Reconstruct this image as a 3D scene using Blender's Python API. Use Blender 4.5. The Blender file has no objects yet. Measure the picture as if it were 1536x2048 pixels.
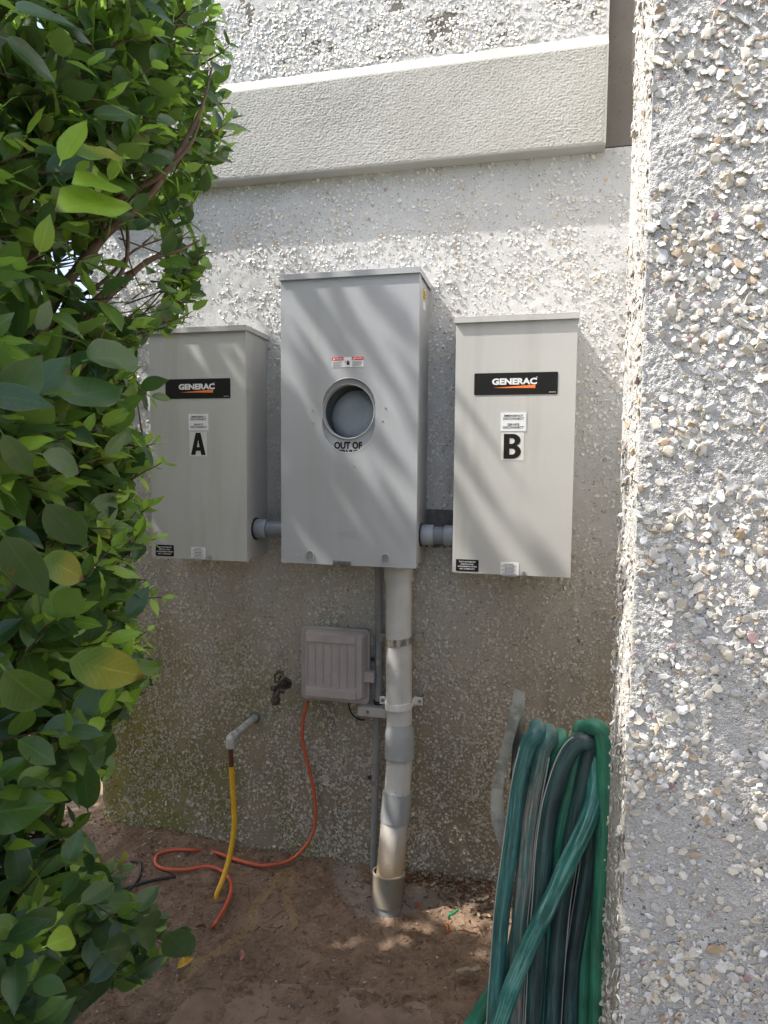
import bpy, bmesh, math, random
import numpy as np
from mathutils import Vector, Matrix, noise
random.seed(7); rng = np.random.default_rng(7)
C = bpy.context.scene.collection
PI = math.pi
# ------------------------------------------------------------------ camera, sky, sun, exposure
Z0 = 1.07                                   # height of the camera fit's origin above the soil
CAM = Vector((0.2548, -2.155, 0.3258 + Z0)); YAW, PITCH, ROLL, FPX = 0.2318, 0.0729, 0.0089, 1332.4
cy, sy, cp, sp = math.cos(YAW), math.sin(YAW), math.cos(PITCH), math.sin(PITCH)
FW = Vector((-sy*cp, cy*cp, -sp)); R0 = Vector((cy, sy, 0)); U0 = R0.cross(FW)
RT = math.cos(ROLL)*R0 + math.sin(ROLL)*U0; UP = -math.sin(ROLL)*R0 + math.cos(ROLL)*U0
cam = bpy.data.objects.new('camera', bpy.data.cameras.new('camera')); C.objects.link(cam)
cam.matrix_world = Matrix(((RT.x, UP.x, -FW.x, CAM.x), (RT.y, UP.y, -FW.y, CAM.y), (RT.z, UP.z, -FW.z, CAM.z), (0, 0, 0, 1)))
cam.data.sensor_fit = 'HORIZONTAL'; cam.data.sensor_width = 36; cam.data.lens = FPX/1536*36
cam.data.clip_start = 0.02; cam.data.clip_end = 500
bpy.context.scene.camera = cam
SUN = Vector((-3.5, -1.2, 5.0)).normalized()          # towards the sun
world = bpy.data.worlds.new('World'); bpy.context.scene.world = world; world.use_nodes = True
wn = world.node_tree; bg = wn.nodes['Background']
sky = wn.nodes.new('ShaderNodeTexSky'); sky.sky_type = 'NISHITA'; sky.sun_disc = False
sky.sun_elevation = math.asin(SUN.z); sky.sun_rotation = math.atan2(SUN.x, SUN.y)
sky.air_density = 1.0; sky.dust_density = 3.5; sky.ozone_density = 0.6
wn.links.new(sky.outputs[0], bg.inputs[0]); bg.inputs[1].default_value = 0.15
sl = bpy.data.lights.new('sun', 'SUN'); sl.energy = 3.7; sl.angle = math.radians(0.6); sl.color = (1, .95, .88)
so = bpy.data.objects.new('sun', sl); C.objects.link(so); so.rotation_euler = SUN.to_track_quat('Z', 'Y').to_euler(); so.location = (-6, -4, 8)
sc = bpy.context.scene
sc.view_settings.view_transform = 'Standard'; sc.view_settings.look = 'None'; sc.view_settings.gamma = 1
sc.view_settings.use_curve_mapping = False; sc.view_settings.exposure = 1.2
sc.cycles.max_bounces = 8; sc.cycles.diffuse_bounces = 5; sc.cycles.transmission_bounces = 4; sc.cycles.transparent_max_bounces = 6

# ------------------------------------------------------------------ photo measurement -> world
def ray(px, py): return (px-768)*RT + (1024-py)*UP + FPX*FW
def P(px, py, Y):
    d = ray(px, py); t = (Y - CAM.y)/d.y; return CAM + d*t
def G(px, py, z=0.0):
    d = ray(px, py); t = (z - CAM.z)/d.z; return CAM + d*t
def pix(p):
    v = Vector(p) - CAM; w = v.dot(FW)
    if w < .05: return (-9e3, -9e3, w)
    return (768 + FPX*v.dot(RT)/w, 1024 - FPX*v.dot(UP)/w, w)

# ------------------------------------------------------------------ materials
def newmat(name, rough=.5, metal=0.0, spec=.5):
    m = bpy.data.materials.new(name); m.use_nodes = True; b = m.node_tree.nodes['Principled BSDF']
    b.inputs['Roughness'].default_value = rough; b.inputs['Metallic'].default_value = metal
    b.inputs['Specular IOR Level'].default_value = spec
    return m, m.node_tree, b
def N(t, kind, **kw):
    n = t.nodes.new(kind)
    for k, v in kw.items():
        if hasattr(n, k): setattr(n, k, v)
        else: n.inputs[k.replace('_', ' ')].default_value = v
    return n
def L(t, a, b): t.links.new(a, b)
def pos(t): return N(t, 'ShaderNodeNewGeometry').outputs['Position']
def nz(t, scale, detail=4, rough=.55, vec=None, dist=0.0, typ='ShaderNodeTexNoise'):
    n = N(t, typ)
    n.inputs['Scale'].default_value = scale
    if typ == 'ShaderNodeTexNoise':
        n.inputs['Detail'].default_value = detail; n.inputs['Roughness'].default_value = rough; n.inputs['Distortion'].default_value = dist
    L(t, vec if vec is not None else pos(t), n.inputs['Vector'])
    return n.outputs[0]
def ramp(t, x, stops):
    r = N(t, 'ShaderNodeValToRGB'); e = r.color_ramp.elements
    while len(e) < len(stops): e.new(.5)
    for i, (p, c) in enumerate(stops):
        e[i].position = p; e[i].color = (*c, 1) if hasattr(c, '__len__') else (c, c, c, 1)
    L(t, x, r.inputs[0]); return r.outputs[0]
def mr(t, x, a, b, c=0.0, d=1.0, smooth=False):
    m = N(t, 'ShaderNodeMapRange'); m.interpolation_type = 'SMOOTHSTEP' if smooth else 'LINEAR'
    for i, v in zip((1, 2, 3, 4), (a, b, c, d)): m.inputs[i].default_value = v
    L(t, x, m.inputs[0]); return m.outputs[0]
def mth(t, op, a, b=None):
    m = N(t, 'ShaderNodeMath', operation=op)
    for i, v in enumerate((a, b)):
        if v is None: continue
        if isinstance(v, (int, float)): m.inputs[i].default_value = v
        else: L(t, v, m.inputs[i])
    return m.outputs[0]
def mix(t, f, a, b, mode='MIX'):
    m = N(t, 'ShaderNodeMix', data_type='RGBA', blend_type=mode)
    for i, v in ((0, f), (6, a), (7, b)):
        if isinstance(v, (int, float)): m.inputs[i].default_value = v
        elif isinstance(v, tuple): m.inputs[i].default_value = (*v, 1)
        else: L(t, v, m.inputs[i])
    return m.outputs[2]
def bump(t, b, h, strength=.3, dist=.002, prev=None):
    n = N(t, 'ShaderNodeBump'); n.inputs['Strength'].default_value = strength; n.inputs['Distance'].default_value = dist
    L(t, h, n.inputs['Height'])
    if prev is not None: L(t, prev, n.inputs['Normal'])
    L(t, n.outputs[0], b.inputs['Normal']); return n.outputs[0]
def simple(name, col, rough=.5, metal=0., var=.12, vscale=30, bumps=0., bscale=400, spec=.5, dirt=None):
    m, t, b = newmat(name, rough, metal, spec)
    f = nz(t, vscale, 5)
    c = mix(t, mr(t, f, .3, .7), tuple(x*(1-var) for x in col), tuple(min(1, x*(1+var)) for x in col))
    if dirt:
        d = mr(t, nz(t, dirt[1], 8, .7), dirt[2], dirt[2]+.12)
        c = mix(t, mth(t, 'MULTIPLY', d, dirt[3]), c, dirt[0])
    L(t, c, b.inputs['Base Color'])
    L(t, mr(t, nz(t, vscale*1.7, 3), .3, .7, max(.03, rough-.08), rough+.1), b.inputs['Roughness'])
    if bumps: bump(t, b, nz(t, bscale, 4), bumps, .001)
    return m

def wall_dirt(t):
    """(dirt amount, algae amount, streak) from world position: grime grows towards the soil."""
    p = pos(t); s = N(t, 'ShaderNodeSeparateXYZ'); L(t, p, s.inputs[0])
    x, z = s.outputs[0], s.outputs[2]
    m = N(t, 'ShaderNodeMapping'); m.inputs['Scale'].default_value = (6, 6, .9); L(t, p, m.inputs[0])
    st = nz(t, 1.0, 6, .6, m.outputs[0]); big = nz(t, 2.2, 5, .6)
    zz = mth(t, 'ADD', z, mth(t, 'MULTIPLY', mth(t, 'SUBTRACT', st, .5), .9))
    zz = mth(t, 'ADD', zz, mth(t, 'MULTIPLY', mth(t, 'SUBTRACT', big, .5), .5))
    dirt = mr(t, zz, 1.55, .55, 0, 1, True)
    low = mr(t, zz, .75, .2, 0, 1, True)
    al = mth(t, 'MULTIPLY', mth(t, 'MULTIPLY', mr(t, big, .46, .58), mr(t, z, .95, .5)), mr(t, x, 0.0, -.8, .12, 1))
    left = mth(t, 'MULTIPLY', mr(t, mth(t, 'ADD', x, mth(t, 'MULTIPLY', mth(t, 'SUBTRACT', big, .5), .8)), -.95, -1.3), mr(t, z, .9, .5))
    al = mth(t, 'MAXIMUM', al, left)
    return dirt, low, al, st, left
def wallmat(name, clean, dirty, lowc, grit=.5, grime=1.0):
    m, t, b = newmat(name, .9, 0, .25)
    dirt, low, al, st, left = wall_dirt(t)
    f = nz(t, 9, 6, .6)
    c = mix(t, mr(t, f, .3, .7), tuple(v*.9 for v in clean), tuple(v*1.06 for v in clean))
    c = mix(t, mth(t, 'MULTIPLY', mr(t, st, .56, .66), .35), c, tuple(v*.8 for v in clean[:2])+(clean[2]*.74,))
    c = mix(t, mth(t, 'MULTIPLY', dirt, .85*grime), c, dirty)
    c = mix(t, mth(t, 'MULTIPLY', low, .75*grime), c, lowc)
    c = mix(t, mth(t, 'MULTIPLY', al, .85*grime), c, (.17, .165, .045))
    c = mix(t, mth(t, 'MULTIPLY', left, .75*grime), c, (.30, .26, .07))
    c = mix(t, mth(t, 'MULTIPLY', mth(t, 'MULTIPLY', mr(t, st, .55, .68), dirt), .5*grime), c, (.09, .08, .06))
    c = mix(t, mr(t, nz(t, 260, 3), .62, .72, 0, .35), c, (.12, .11, .1))
    vo = N(t, 'ShaderNodeTexVoronoi'); vo.inputs['Scale'].default_value = 125; vo.inputs['Randomness'].default_value = 1
    wv = N(t, 'ShaderNodeVectorMath', operation='ADD'); nv = N(t, 'ShaderNodeTexNoise'); nv.inputs['Scale'].default_value = 60; L(t, pos(t), nv.inputs['Vector'])
    sv = N(t, 'ShaderNodeVectorMath', operation='SCALE'); L(t, nv.outputs[1], sv.inputs[0]); sv.inputs['Scale'].default_value = .02
    L(t, pos(t), wv.inputs[0]); L(t, sv.outputs[0], wv.inputs[1]); L(t, wv.outputs[0], vo.inputs['Vector'])
    pit = mth(t, 'MULTIPLY', mr(t, vo.outputs['Distance'], .30, .20), mr(t, nz(t, 45, 3), .5, .56))
    c = mix(t, mth(t, 'MULTIPLY', pit, .75), c, (.10, .09, .075))      # crevice shade painted as small dark pits
    L(t, c, b.inputs['Base Color'])
    h = nz(t, 700, 3, .7); n = bump(t, b, h, grit, .0016)
    n = bump(t, b, nz(t, 160, 5, .6), grit*.8, .003, n)
    if grit > .6:                                                     # sandy mortar grains
        v2 = N(t, 'ShaderNodeTexVoronoi'); v2.inputs['Scale'].default_value = 520; L(t, pos(t), v2.inputs['Vector'])
        bump(t, b, v2.outputs['Distance'], .8, .0014, n)
    return m
M = {}
M['plaster'] = wallmat('wall_plaster', (.55, .55, .54), (.38, .325, .25), (.22, .18, .12))
M['pier'] = wallmat('pier_plaster', (.62, .61, .595), (.52, .49, .445), (.44, .405, .35), .8, .8)
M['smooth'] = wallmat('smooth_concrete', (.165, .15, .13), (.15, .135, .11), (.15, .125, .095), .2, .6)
def stuccomat():
    m, t, b = newmat('band_stucco', .85, 0, .3)
    f = nz(t, 5, 6, .6)
    c = mix(t, mr(t, f, .3, .7), (.345, .34, .31), (.42, .415, .385))
    c = mix(t, mr(t, nz(t, 40, 5), .58, .75, 0, .4), c, (.36, .35, .30))
    L(t, c, b.inputs['Base Color'])
    bump(t, b, nz(t, 420, 4, .6), .25, .0015); return m
M['stucco'] = stuccomat()
def shellmat(name, col, rough=.42):
    m, t, b = newmat(name, rough, 0, .4)
    dirt, low, al, st, left = wall_dirt(t)
    f = nz(t, 110, 4)
    c = mix(t, mr(t, f, .35, .65), tuple(v*.86 for v in col), col)
    d = (col[0]*.62, col[1]*.58, col[2]*.5)
    px = N(t, 'ShaderNodeSeparateXYZ'); L(t, pos(t), px.inputs[0])
    near = mr(t, px.outputs[1], -.9, -.6, .35, 1)            # the pier is cleaner than the back wall
    c = mix(t, mth(t, 'MULTIPLY', mth(t, 'MULTIPLY', dirt, .8), near), c, d)
    c = mix(t, mth(t, 'MULTIPLY', mth(t, 'MULTIPLY', low, .25), near), c, (.28, .25, .18))
    c = mix(t, mth(t, 'MULTIPLY', mth(t, 'MULTIPLY', al, .40), near), c, (.24, .24, .10))
    L(t, c, b.inputs['Base Color']); bump(t, b, nz(t, 500, 3), .15, .001)
    return m
SH = [shellmat('shell_white', (.76, .75, .73)), shellmat('shell_cream', (.70, .65, .56)), shellmat('shell_grey', (.60, .60, .59)),
      shellmat('shell_tan', (.56, .43, .30)), shellmat('shell_mauve', (.42, .30, .31))]
def paint(name, col, rough=.38):
    m, t, b = newmat(name, rough, 0, .5)
    f = nz(t, 3.5, 4)
    c = mix(t, mr(t, f, .3, .7), tuple(v*.96 for v in col), tuple(v*1.03 for v in col))
    c = mix(t, mr(t, nz(t, 330, 2), .70, .74, 0, .45), c, tuple(min(1, v*1.5) for v in col))
    mp = N(t, 'ShaderNodeMapping'); mp.inputs['Scale'].default_value = (14, 14, 1.2); L(t, pos(t), mp.inputs[0])
    c = mix(t, mr(t, nz(t, 1.0, 6, .6, mp.outputs[0]), .52, .75, 0, .42), c, (.30, .285, .25))
    c = mix(t, mr(t, nz(t, 60, 8, .75), .66, .74, 0, .3), c, (.25, .23, .2))
    L(t, c, b.inputs['Base Color'])
    L(t, mr(t, nz(t, 12, 6), .3, .7, rough-.05, rough+.14), b.inputs['Roughness'])
    bn = bump(t, b, nz(t, 900, 2), .06, .0004); bump(t, b, nz(t, 5, 2), .5, .004, bn); return m
M['switch_paint'] = paint('switch_box_paint', (.455, .455, .44))
M['meter_paint'] = paint('meter_box_paint', (.385, .40, .425), .33)
M['dome'] = simple('meter_dome', (.33, .37, .43), .22, var=.1, vscale=12)
M['cup'] = simple('meter_cup_plastic', (.27, .30, .34), .3, var=.15, vscale=12)
M['black'] = simple('black_vinyl', (.008, .0075, .0075), .5, var=.1, spec=.25)
M['white'] = simple('white_vinyl', (.72, .73, .74), .4, var=.03)
M['silver'] = simple('silver_vinyl', (.50, .51, .52), .35, var=.04)
M['offwhite'] = simple('grey_white_vinyl', (.62, .61, .58), .45, var=.04)
M['ink'] = simple('printed_ink', (.008, .0075, .0075), .5, var=.1, spec=.25)
M['greyink'] = simple('grey_ink', (.16, .17, .19), .5, var=.1)
M['orange'] = simple('orange_print', (.85, .20, .035), .4, var=.04)
M['red'] = simple('red_print', (.62, .025, .03), .4, var=.06)
M['yellow'] = simple('yellow_sticker', (.72, .47, .03), .5, var=.1)
M['zinc'] = simple('zinc_steel', (.36, .38, .39), .34, .9, var=.12, vscale=20)
M['dark_zinc'] = simple('dull_zinc', (.28, .29, .30), .42, 1.0, var=.3, vscale=90)
M['pvc_dark'] = simple('grey_pvc', (.20, .22, .25), .38, var=.08, vscale=20, dirt=((.3, .28, .25), 30, .6, .4))
M['pvc_mid'] = simple('grey_pvc_coupling', (.31, .34, .38), .38, var=.06, vscale=20)
M['pvc_thin'] = simple('thin_grey_pvc', (.235, .24, .245), .5, var=.12, vscale=14, dirt=((.2, .17, .13), 26, .56, .5))
def pipemat(name, col, rust=True):
    m, t, b = newmat(name, .5, 0, .4)
    f = nz(t, 14, 5); c = mix(t, mr(t, f, .3, .7), tuple(v*.88 for v in col), tuple(v*1.06 for v in col))
    s = N(t, 'ShaderNodeSeparateXYZ'); L(t, pos(t), s.inputs[0])
    sm = N(t, 'ShaderNodeMapping'); sm.inputs['Scale'].default_value = (40, 40, 6); L(t, pos(t), sm.inputs[0])
    c = mix(t, mr(t, nz(t, 1, 6, .7, sm.outputs[0]), .58, .72, 0, .5), c, (.33, .30, .25))
    c = mix(t, mr(t, nz(t, 130, 2), .71, .74, 0, .8), c, (.06, .055, .05))
    if rust:
        a = mth(t, 'MULTIPLY', mr(t, mth(t, 'ADD', s.outputs[2], mth(t, 'MULTIPLY', nz(t, 9, 3), .12)), .33, .17), mr(t, s.outputs[2], .10, .12))
        c = mix(t, mth(t, 'MULTIPLY', a, .8), c, (.44, .27, .075))
        e = mr(t, nz(t, 11, 4), .56, .68); c = mix(t, mth(t, 'MULTIPLY', e, .3), c, (.42, .34, .2))
    L(t, c, b.inputs['Base Color']); bump(t, b, nz(t, 200, 4), .08, .001); return m
M['pipe'] = pipemat('weathered_pipe', (.52, .515, .50))
M['pipe_grey'] = pipemat('grey_coupling', (.33, .345, .35), False)
M['pipe_low'] = pipemat('buried_pipe', (.25, .25, .245), False)
M['pipe_tan'] = pipemat('tan_collar', (.215, .19, .15), False)
M['pipe_white'] = simple('white_strap_plastic', (.68, .665, .65), .5, var=.06)
M['enclosure'] = simple('taupe_plastic', (.39, .35, .345), .5, var=.1, vscale=16, bumps=.1, dirt=((.42, .40, .38), 18, .58, .35))
M['bracket'] = simple('grey_bracket', (.40, .39, .37), .5, var=.12, dirt=((.16, .13, .1), 60, .6, .6))
M['black_rubber'] = simple('black_cable_jacket', (.02, .02, .022), .5, var=.3)
M['faucet'] = simple('tarnished_brass', (.08, .07, .06), .45, .6, var=.5, vscale=80, bumps=.4)
M['faucet_rim'] = simple('worn_wheel_metal', (.20, .17, .14), .4, .8, var=.3)
M['stub'] = simple('painted_stub', (.42, .42, .41), .6, var=.3, vscale=60, bumps=.3, dirt=((.13, .13, .13), 50, .5, .7))
M['brass'] = simple('dirty_brass', (.30, .19, .05), .4, .8, var=.3)
M['rust'] = simple('rusty_sleeve', (.10, .038, .015), .7, var=.3, vscale=90, bumps=.3)
M['gas'] = simple('yellow_gas_tube', (.66, .37, .015), .4, var=.1, vscale=16, dirt=((.2, .12, .03), 40, .6, .5))
M['cord'] = simple('red_orange_jacket', (.52, .095, .045), .5, var=.16, vscale=9, dirt=((.22, .09, .06), 50, .56, .5))
M['green_wire'] = simple('green_wire', (.03, .30, .12), .45)
M['orange_wire'] = simple('orange_wire', (.7, .16, .04), .5)
M['hanger'] = simple('weathered_aluminium', (.36, .37, .345), .55, .5, var=.3, vscale=25, bumps=.4, bscale=120, dirt=((.12, .13, .10), 30, .5, .6))
M['twig'] = simple('bark', (.12, .075, .048), .8, var=.35, vscale=40, bumps=.6, bscale=150)
M['green_stem'] = simple('young_stem', (.12, .13, .04), .6, var=.3)
def hosemat(name, col, scuff, amount):
    m, t, b = newmat(name, .42, 0, .5)
    at = N(t, 'ShaderNodeAttribute'); at.attribute_name = 'along'
    s = N(t, 'ShaderNodeSeparateXYZ'); L(t, at.outputs['Vector'], s.inputs[0])   # x: metres along, y: turn, z: rib flag
    v = N(t, 'ShaderNodeCombineXYZ'); L(t, mth(t, 'MULTIPLY', s.outputs[0], 5), v.inputs[0]); L(t, mth(t, 'MULTIPLY', s.outputs[1], 4), v.inputs[1])
    st = nz(t, 1.9, 9, .62, v.outputs[0]); f = nz(t, 12, 4)
    c = mix(t, mr(t, f, .35, .65), tuple(x*.6 for x in col), tuple(x*1.2 for x in col))
    c = mix(t, mth(t, 'MULTIPLY', mr(t, st, .47, .66), amount), c, scuff)
    c = mix(t, mr(t, nz(t, 55, 6, .7), .60, .72, 0, .6), c, (.03, .03, .026))
    L(t, c, b.inputs['Base Color']); L(t, mr(t, st, .4, .6, .36, .62), b.inputs['Roughness'])
    rib = mth(t, 'SINE', mth(t, 'MULTIPLY', s.outputs[0], 1800))
    n = bump(t, b, rib, .12, .0006); bump(t, b, nz(t, 300, 4), .12, .001, n); return m
M['hose_teal'] = hosemat('teal_hose_rubber', (.04, .13, .125), (.10, .33, .29), .8)
M['hose_scuffed'] = hosemat('scuffed_hose_rubber', (.06, .16, .145), (.40, .31, .27), .95)
M['hose_dark'] = hosemat('dark_hose_rubber', (.038, .066, .07), (.06, .19, .18), .7)
M['hose_bright'] = hosemat('bright_worn_hose', (.03, .19, .17), (.30, .58, .48), .9)
M['hose_green'] = hosemat('green_hose_vinyl', (.035, .21, .13), (.09, .38, .24), .6)
M['hose_stripe'] = simple('hose_stripe', (.42, .42, .38), .6)
def leafmat(name, col, back, young=False):
    m, t, b = newmat(name, .36, 0, .5)
    at = N(t, 'ShaderNodeAttribute'); at.attribute_name = 'leaf'       # x: across -1..1, y: along 0..1, z: random
    s = N(t, 'ShaderNodeSeparateXYZ'); L(t, at.outputs['Vector'], s.inputs[0])
    oi = N(t, 'ShaderNodeObjectInfo')
    rnd = mth(t, 'FRACT', mth(t, 'ADD', s.outputs[2], oi.outputs['Random']))
    f = nz(t, 28, 4)
    c = mix(t, rnd, tuple(v*.55 for v in col), (min(1, col[0]*1.7), col[1]*1.4, col[2]*1.2))
    c = mix(t, mr(t, f, .4, .65, 0, .35), c, tuple(v*.7 for v in col))
    mid = mr(t, mth(t, 'ABSOLUTE', s.outputs[0]), .0, .07, .55, 0)
    c = mix(t, mid, c, tuple(min(1, v*1.9) for v in col))
    edge = mth(t, 'MULTIPLY', mr(t, mth(t, 'ABSOLUTE', s.outputs[0]), .9, 1.0), .5)
    c = mix(t, edge, c, (.20, .24, .07))
    # insect scars and browned tips
    sc_ = mth(t, 'MULTIPLY', mr(t, nz(t, 34, 5, .7), .645, .665), mr(t, rnd, .35, .4))
    c = mix(t, mth(t, 'MULTIPLY', sc_, .0 if young else .75), c, (.20, .11, .045))
    c = mix(t, mth(t, 'MULTIPLY', mr(t, s.outputs[1], .9, .97), mr(t, rnd, .86, .88)), c, (.14, .06, .03))
    if name == 'leaf_yellow':
        c = mix(t, mr(t, mth(t, 'ADD', s.outputs[1], mth(t, 'MULTIPLY', f, .5)), .75, .45), c, (.13, .24, .05))
        c = mix(t, mr(t, mth(t, 'ADD', s.outputs[1], mth(t, 'MULTIPLY', f, .3)), 1.0, 1.06), c, (.20, .06, .03))
    dust = mth(t, 'MULTIPLY', mr(t, nz(t, 7, 6, .7), .5, .72), .0 if young else .28)
    c = mix(t, dust, c, (.26, .29, .22))
    vn = N(t, 'ShaderNodeMath', operation='SINE'); L(t, mth(t, 'MULTIPLY', mth(t, 'ADD', s.outputs[1], mth(t, 'MULTIPLY', mth(t, 'ABSOLUTE', s.outputs[0]), -.22)), 62), vn.inputs[0])
    c = mix(t, mr(t, vn.outputs[0], .8, 1.0, 0, .22), c, tuple(min(1, v*1.7) for v in col))
    g = N(t, 'ShaderNodeNewGeometry'); c2 = mix(t, g.outputs['Backfacing'], c, back)
    L(t, c2, b.inputs['Base Color'])
    b.inputs['Coat Weight'].default_value = .35; b.inputs['Coat Roughness'].default_value = .28
    L(t, mr(t, nz(t, 60, 4), .3, .7, .30, .46), b.inputs['Roughness'])
    w = mth(t, 'SINE', mth(t, 'MULTIPLY', mth(t, 'ADD', s.outputs[1], mth(t, 'MULTIPLY', mth(t, 'ABSOLUTE', s.outputs[0]), -.25)), 70))
    bump(t, b, mth(t, 'ADD', w, nz(t, 150, 3)), .06, .0006)
    tr = N(t, 'ShaderNodeBsdfTranslucent'); L(t, mix(t, .6, c, tuple(min(1, v*2.2) for v in col)), tr.inputs[0])
    ms = N(t, 'ShaderNodeMixShader'); ms.inputs[0].default_value = .38 if young else .30
    out = t.nodes['Material Output']; L(t, b.outputs[0], ms.inputs[1]); L(t, tr.outputs[0], ms.inputs[2]); L(t, ms.outputs[0], out.inputs[0])
    return m
LM = [leafmat('leaf_dark', (.055, .125, .034), (.11, .17, .065)), leafmat('leaf_mid', (.12, .235, .036), (.17, .25, .07)),
      leafmat('leaf_young', (.27, .46, .06), (.2, .33, .08), True), leafmat('leaf_yellow', (.36, .40, .07), (.35, .38, .12), True)]
M['dead_leaf'] = simple('dead_yellow_leaf', (.50, .30, .03), .6, var=.35, vscale=70, bumps=.4)
M['brown_leaf'] = simple('dry_brown_leaf', (.13, .06, .03), .7, var=.4, vscale=70, bumps=.4)
M['petal'] = simple('pink_red_scrap', (.42, .17, .13), .6, var=.5, vscale=70)
M['pebble'] = simple('pebble', (.45, .42, .38), .6, var=.3, vscale=120)
M['scrap'] = simple('tan_scrap', (.30, .24, .17), .7, var=.35, vscale=90)
def soilmat():
    m, t, b = newmat('soil', .92, 0, .2)
    f = nz(t, 7, 8, .65); g = nz(t, 60, 6, .7); k = nz(t, 220, 4, .7)
    c = mix(t, mr(t, f, .35, .65), (.15, .098, .064), (.30, .205, .14))
    c = mix(t, mr(t, g, .42, .66, 0, .6), c, (.33, .24, .17))
    c = mix(t, mr(t, k, .55, .72, 0, .8), c, (.035, .022, .015))
    c = mix(t, mr(t, nz(t, 300, 2), .72, .75, 0, .7), c, (.42, .38, .33))
    at = N(t, 'ShaderNodeAttribute'); at.attribute_name = 'mud'
    s = N(t, 'ShaderNodeSeparateXYZ'); L(t, at.outputs['Vector'], s.inputs[0])
    mk = mr(t, mth(t, 'ADD', s.outputs[0], mth(t, 'MULTIPLY', mth(t, 'SUBTRACT', g, .5), .9)), .4, .7)
    c = mix(t, mth(t, 'MULTIPLY', mk, .7), c, (.33, .225, .115))
    pal = mth(t, 'MULTIPLY', mr(t, mth(t, 'ADD', s.outputs[1], mth(t, 'MULTIPLY', mth(t, 'SUBTRACT', k, .5), 1.3)), .45, .8), .6)
    c = mix(t, pal, c, (.36, .31, .27))
    L(t, c, b.inputs['Base Color']); L(t, mr(t, f, .3, .7, .7, .95), b.inputs['Roughness'])
    n = bump(t, b, g, .9, .009); bump(t, b, k, .8, .004, n); return m
M['soil'] = soilmat()
def grassmat():
    m, t, b = newmat('far_lawn', .9)
    L(t, mix(t, mr(t, nz(t, 3, 6), .4, .6), (.06, .085, .03), (.16, .13, .08)), b.inputs['Base Color']); return m
M['lawn'] = grassmat()
M['slab'] = None
def slabmat():
    m, t, b = newmat('dirty_slab', .9, 0, .2)
    f = nz(t, 6, 7, .6)
    c = mix(t, mr(t, f, .38, .62), (.19, .13, .092), (.29, .21, .158))
    c = mix(t, mr(t, nz(t, 45, 6, .7), .55, .7, 0, .6), c, (.09, .066, .046))
    L(t, c, b.inputs['Base Color']); bump(t, b, nz(t, 90, 6, .7), .4, .003); return m
M['slab'] = slabmat()

# ------------------------------------------------------------------ mesh helpers
def link(name, me, mat=None, parent=None, loc=None):
    o = bpy.data.objects.new(name, me); C.objects.link(o)
    if mat is not None and me is not None and not len(me.materials): me.materials.append(mat)
    if loc is not None: o.location = loc
    if parent: o.parent = parent
    return o
def tag(o, label=None, cat=None, group=None, kind=None):
    if label: o['label'] = label
    if cat: o['category'] = cat
    if group: o['group'] = group
    if kind: o['kind'] = kind
    return o
def thing(name, label, cat, loc=(0, 0, 0), group=None):
    o = bpy.data.objects.new(name, None); C.objects.link(o); o.location = loc; o.empty_display_size = .05
    return tag(o, label, cat, group)
def part(name, bm, mat, parent, smooth=False):
    """bm is built in world coordinates; it is moved into the thing's frame"""
    me = bpy.data.meshes.new(name)
    off = Vector((0, 0, 0)); p = parent
    while p: off += p.location; p = p.parent
    bmesh.ops.translate(bm, verts=bm.verts, vec=-off)
    bmesh.ops.recalc_face_normals(bm, faces=bm.faces)
    bm.to_mesh(me); bm.free()
    if smooth:
        me.polygons.foreach_set('use_smooth', [True]*len(me.polygons))
        try: me.set_sharp_from_angle(angle=math.radians(40))
        except Exception: pass
    return link(name, me, mat, parent)
def box(bm, x0, x1, y0, y1, z0, z1, bev=0.0, seg=2):
    r = bmesh.ops.create_cube(bm, size=1)
    vs = r['verts']
    for v in vs: v.co = Vector(((x0+x1)/2 + v.co.x*(x1-x0), (y0+y1)/2 + v.co.y*(y1-y0), (z0+z1)/2 + v.co.z*(z1-z0)))
    if bev:
        es = list({e for v in vs for e in v.link_edges})
        bmesh.ops.bevel(bm, geom=es, offset=bev, segments=seg, affect='EDGES', profile=.5)
    return bm
def bx(*a, bev=0.0, seg=2): return box(bmesh.new(), *a, bev=bev, seg=seg)
def catmull(pts, n=8):
    p = [Vector(q) for q in pts]; p = [2*p[0]-p[1]] + p + [2*p[-1]-p[-2]]; out = []
    for i in range(1, len(p)-2):
        for k in range(n):
            t = k/n; a, b, c, d = p[i-1], p[i], p[i+1], p[i+2]
            out.append(.5*((2*b) + (c-a)*t + (2*a-5*b+4*c-d)*t*t + (3*b-a-3*c+d)*t**3))
    out.append(p[-2]); return out
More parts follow.
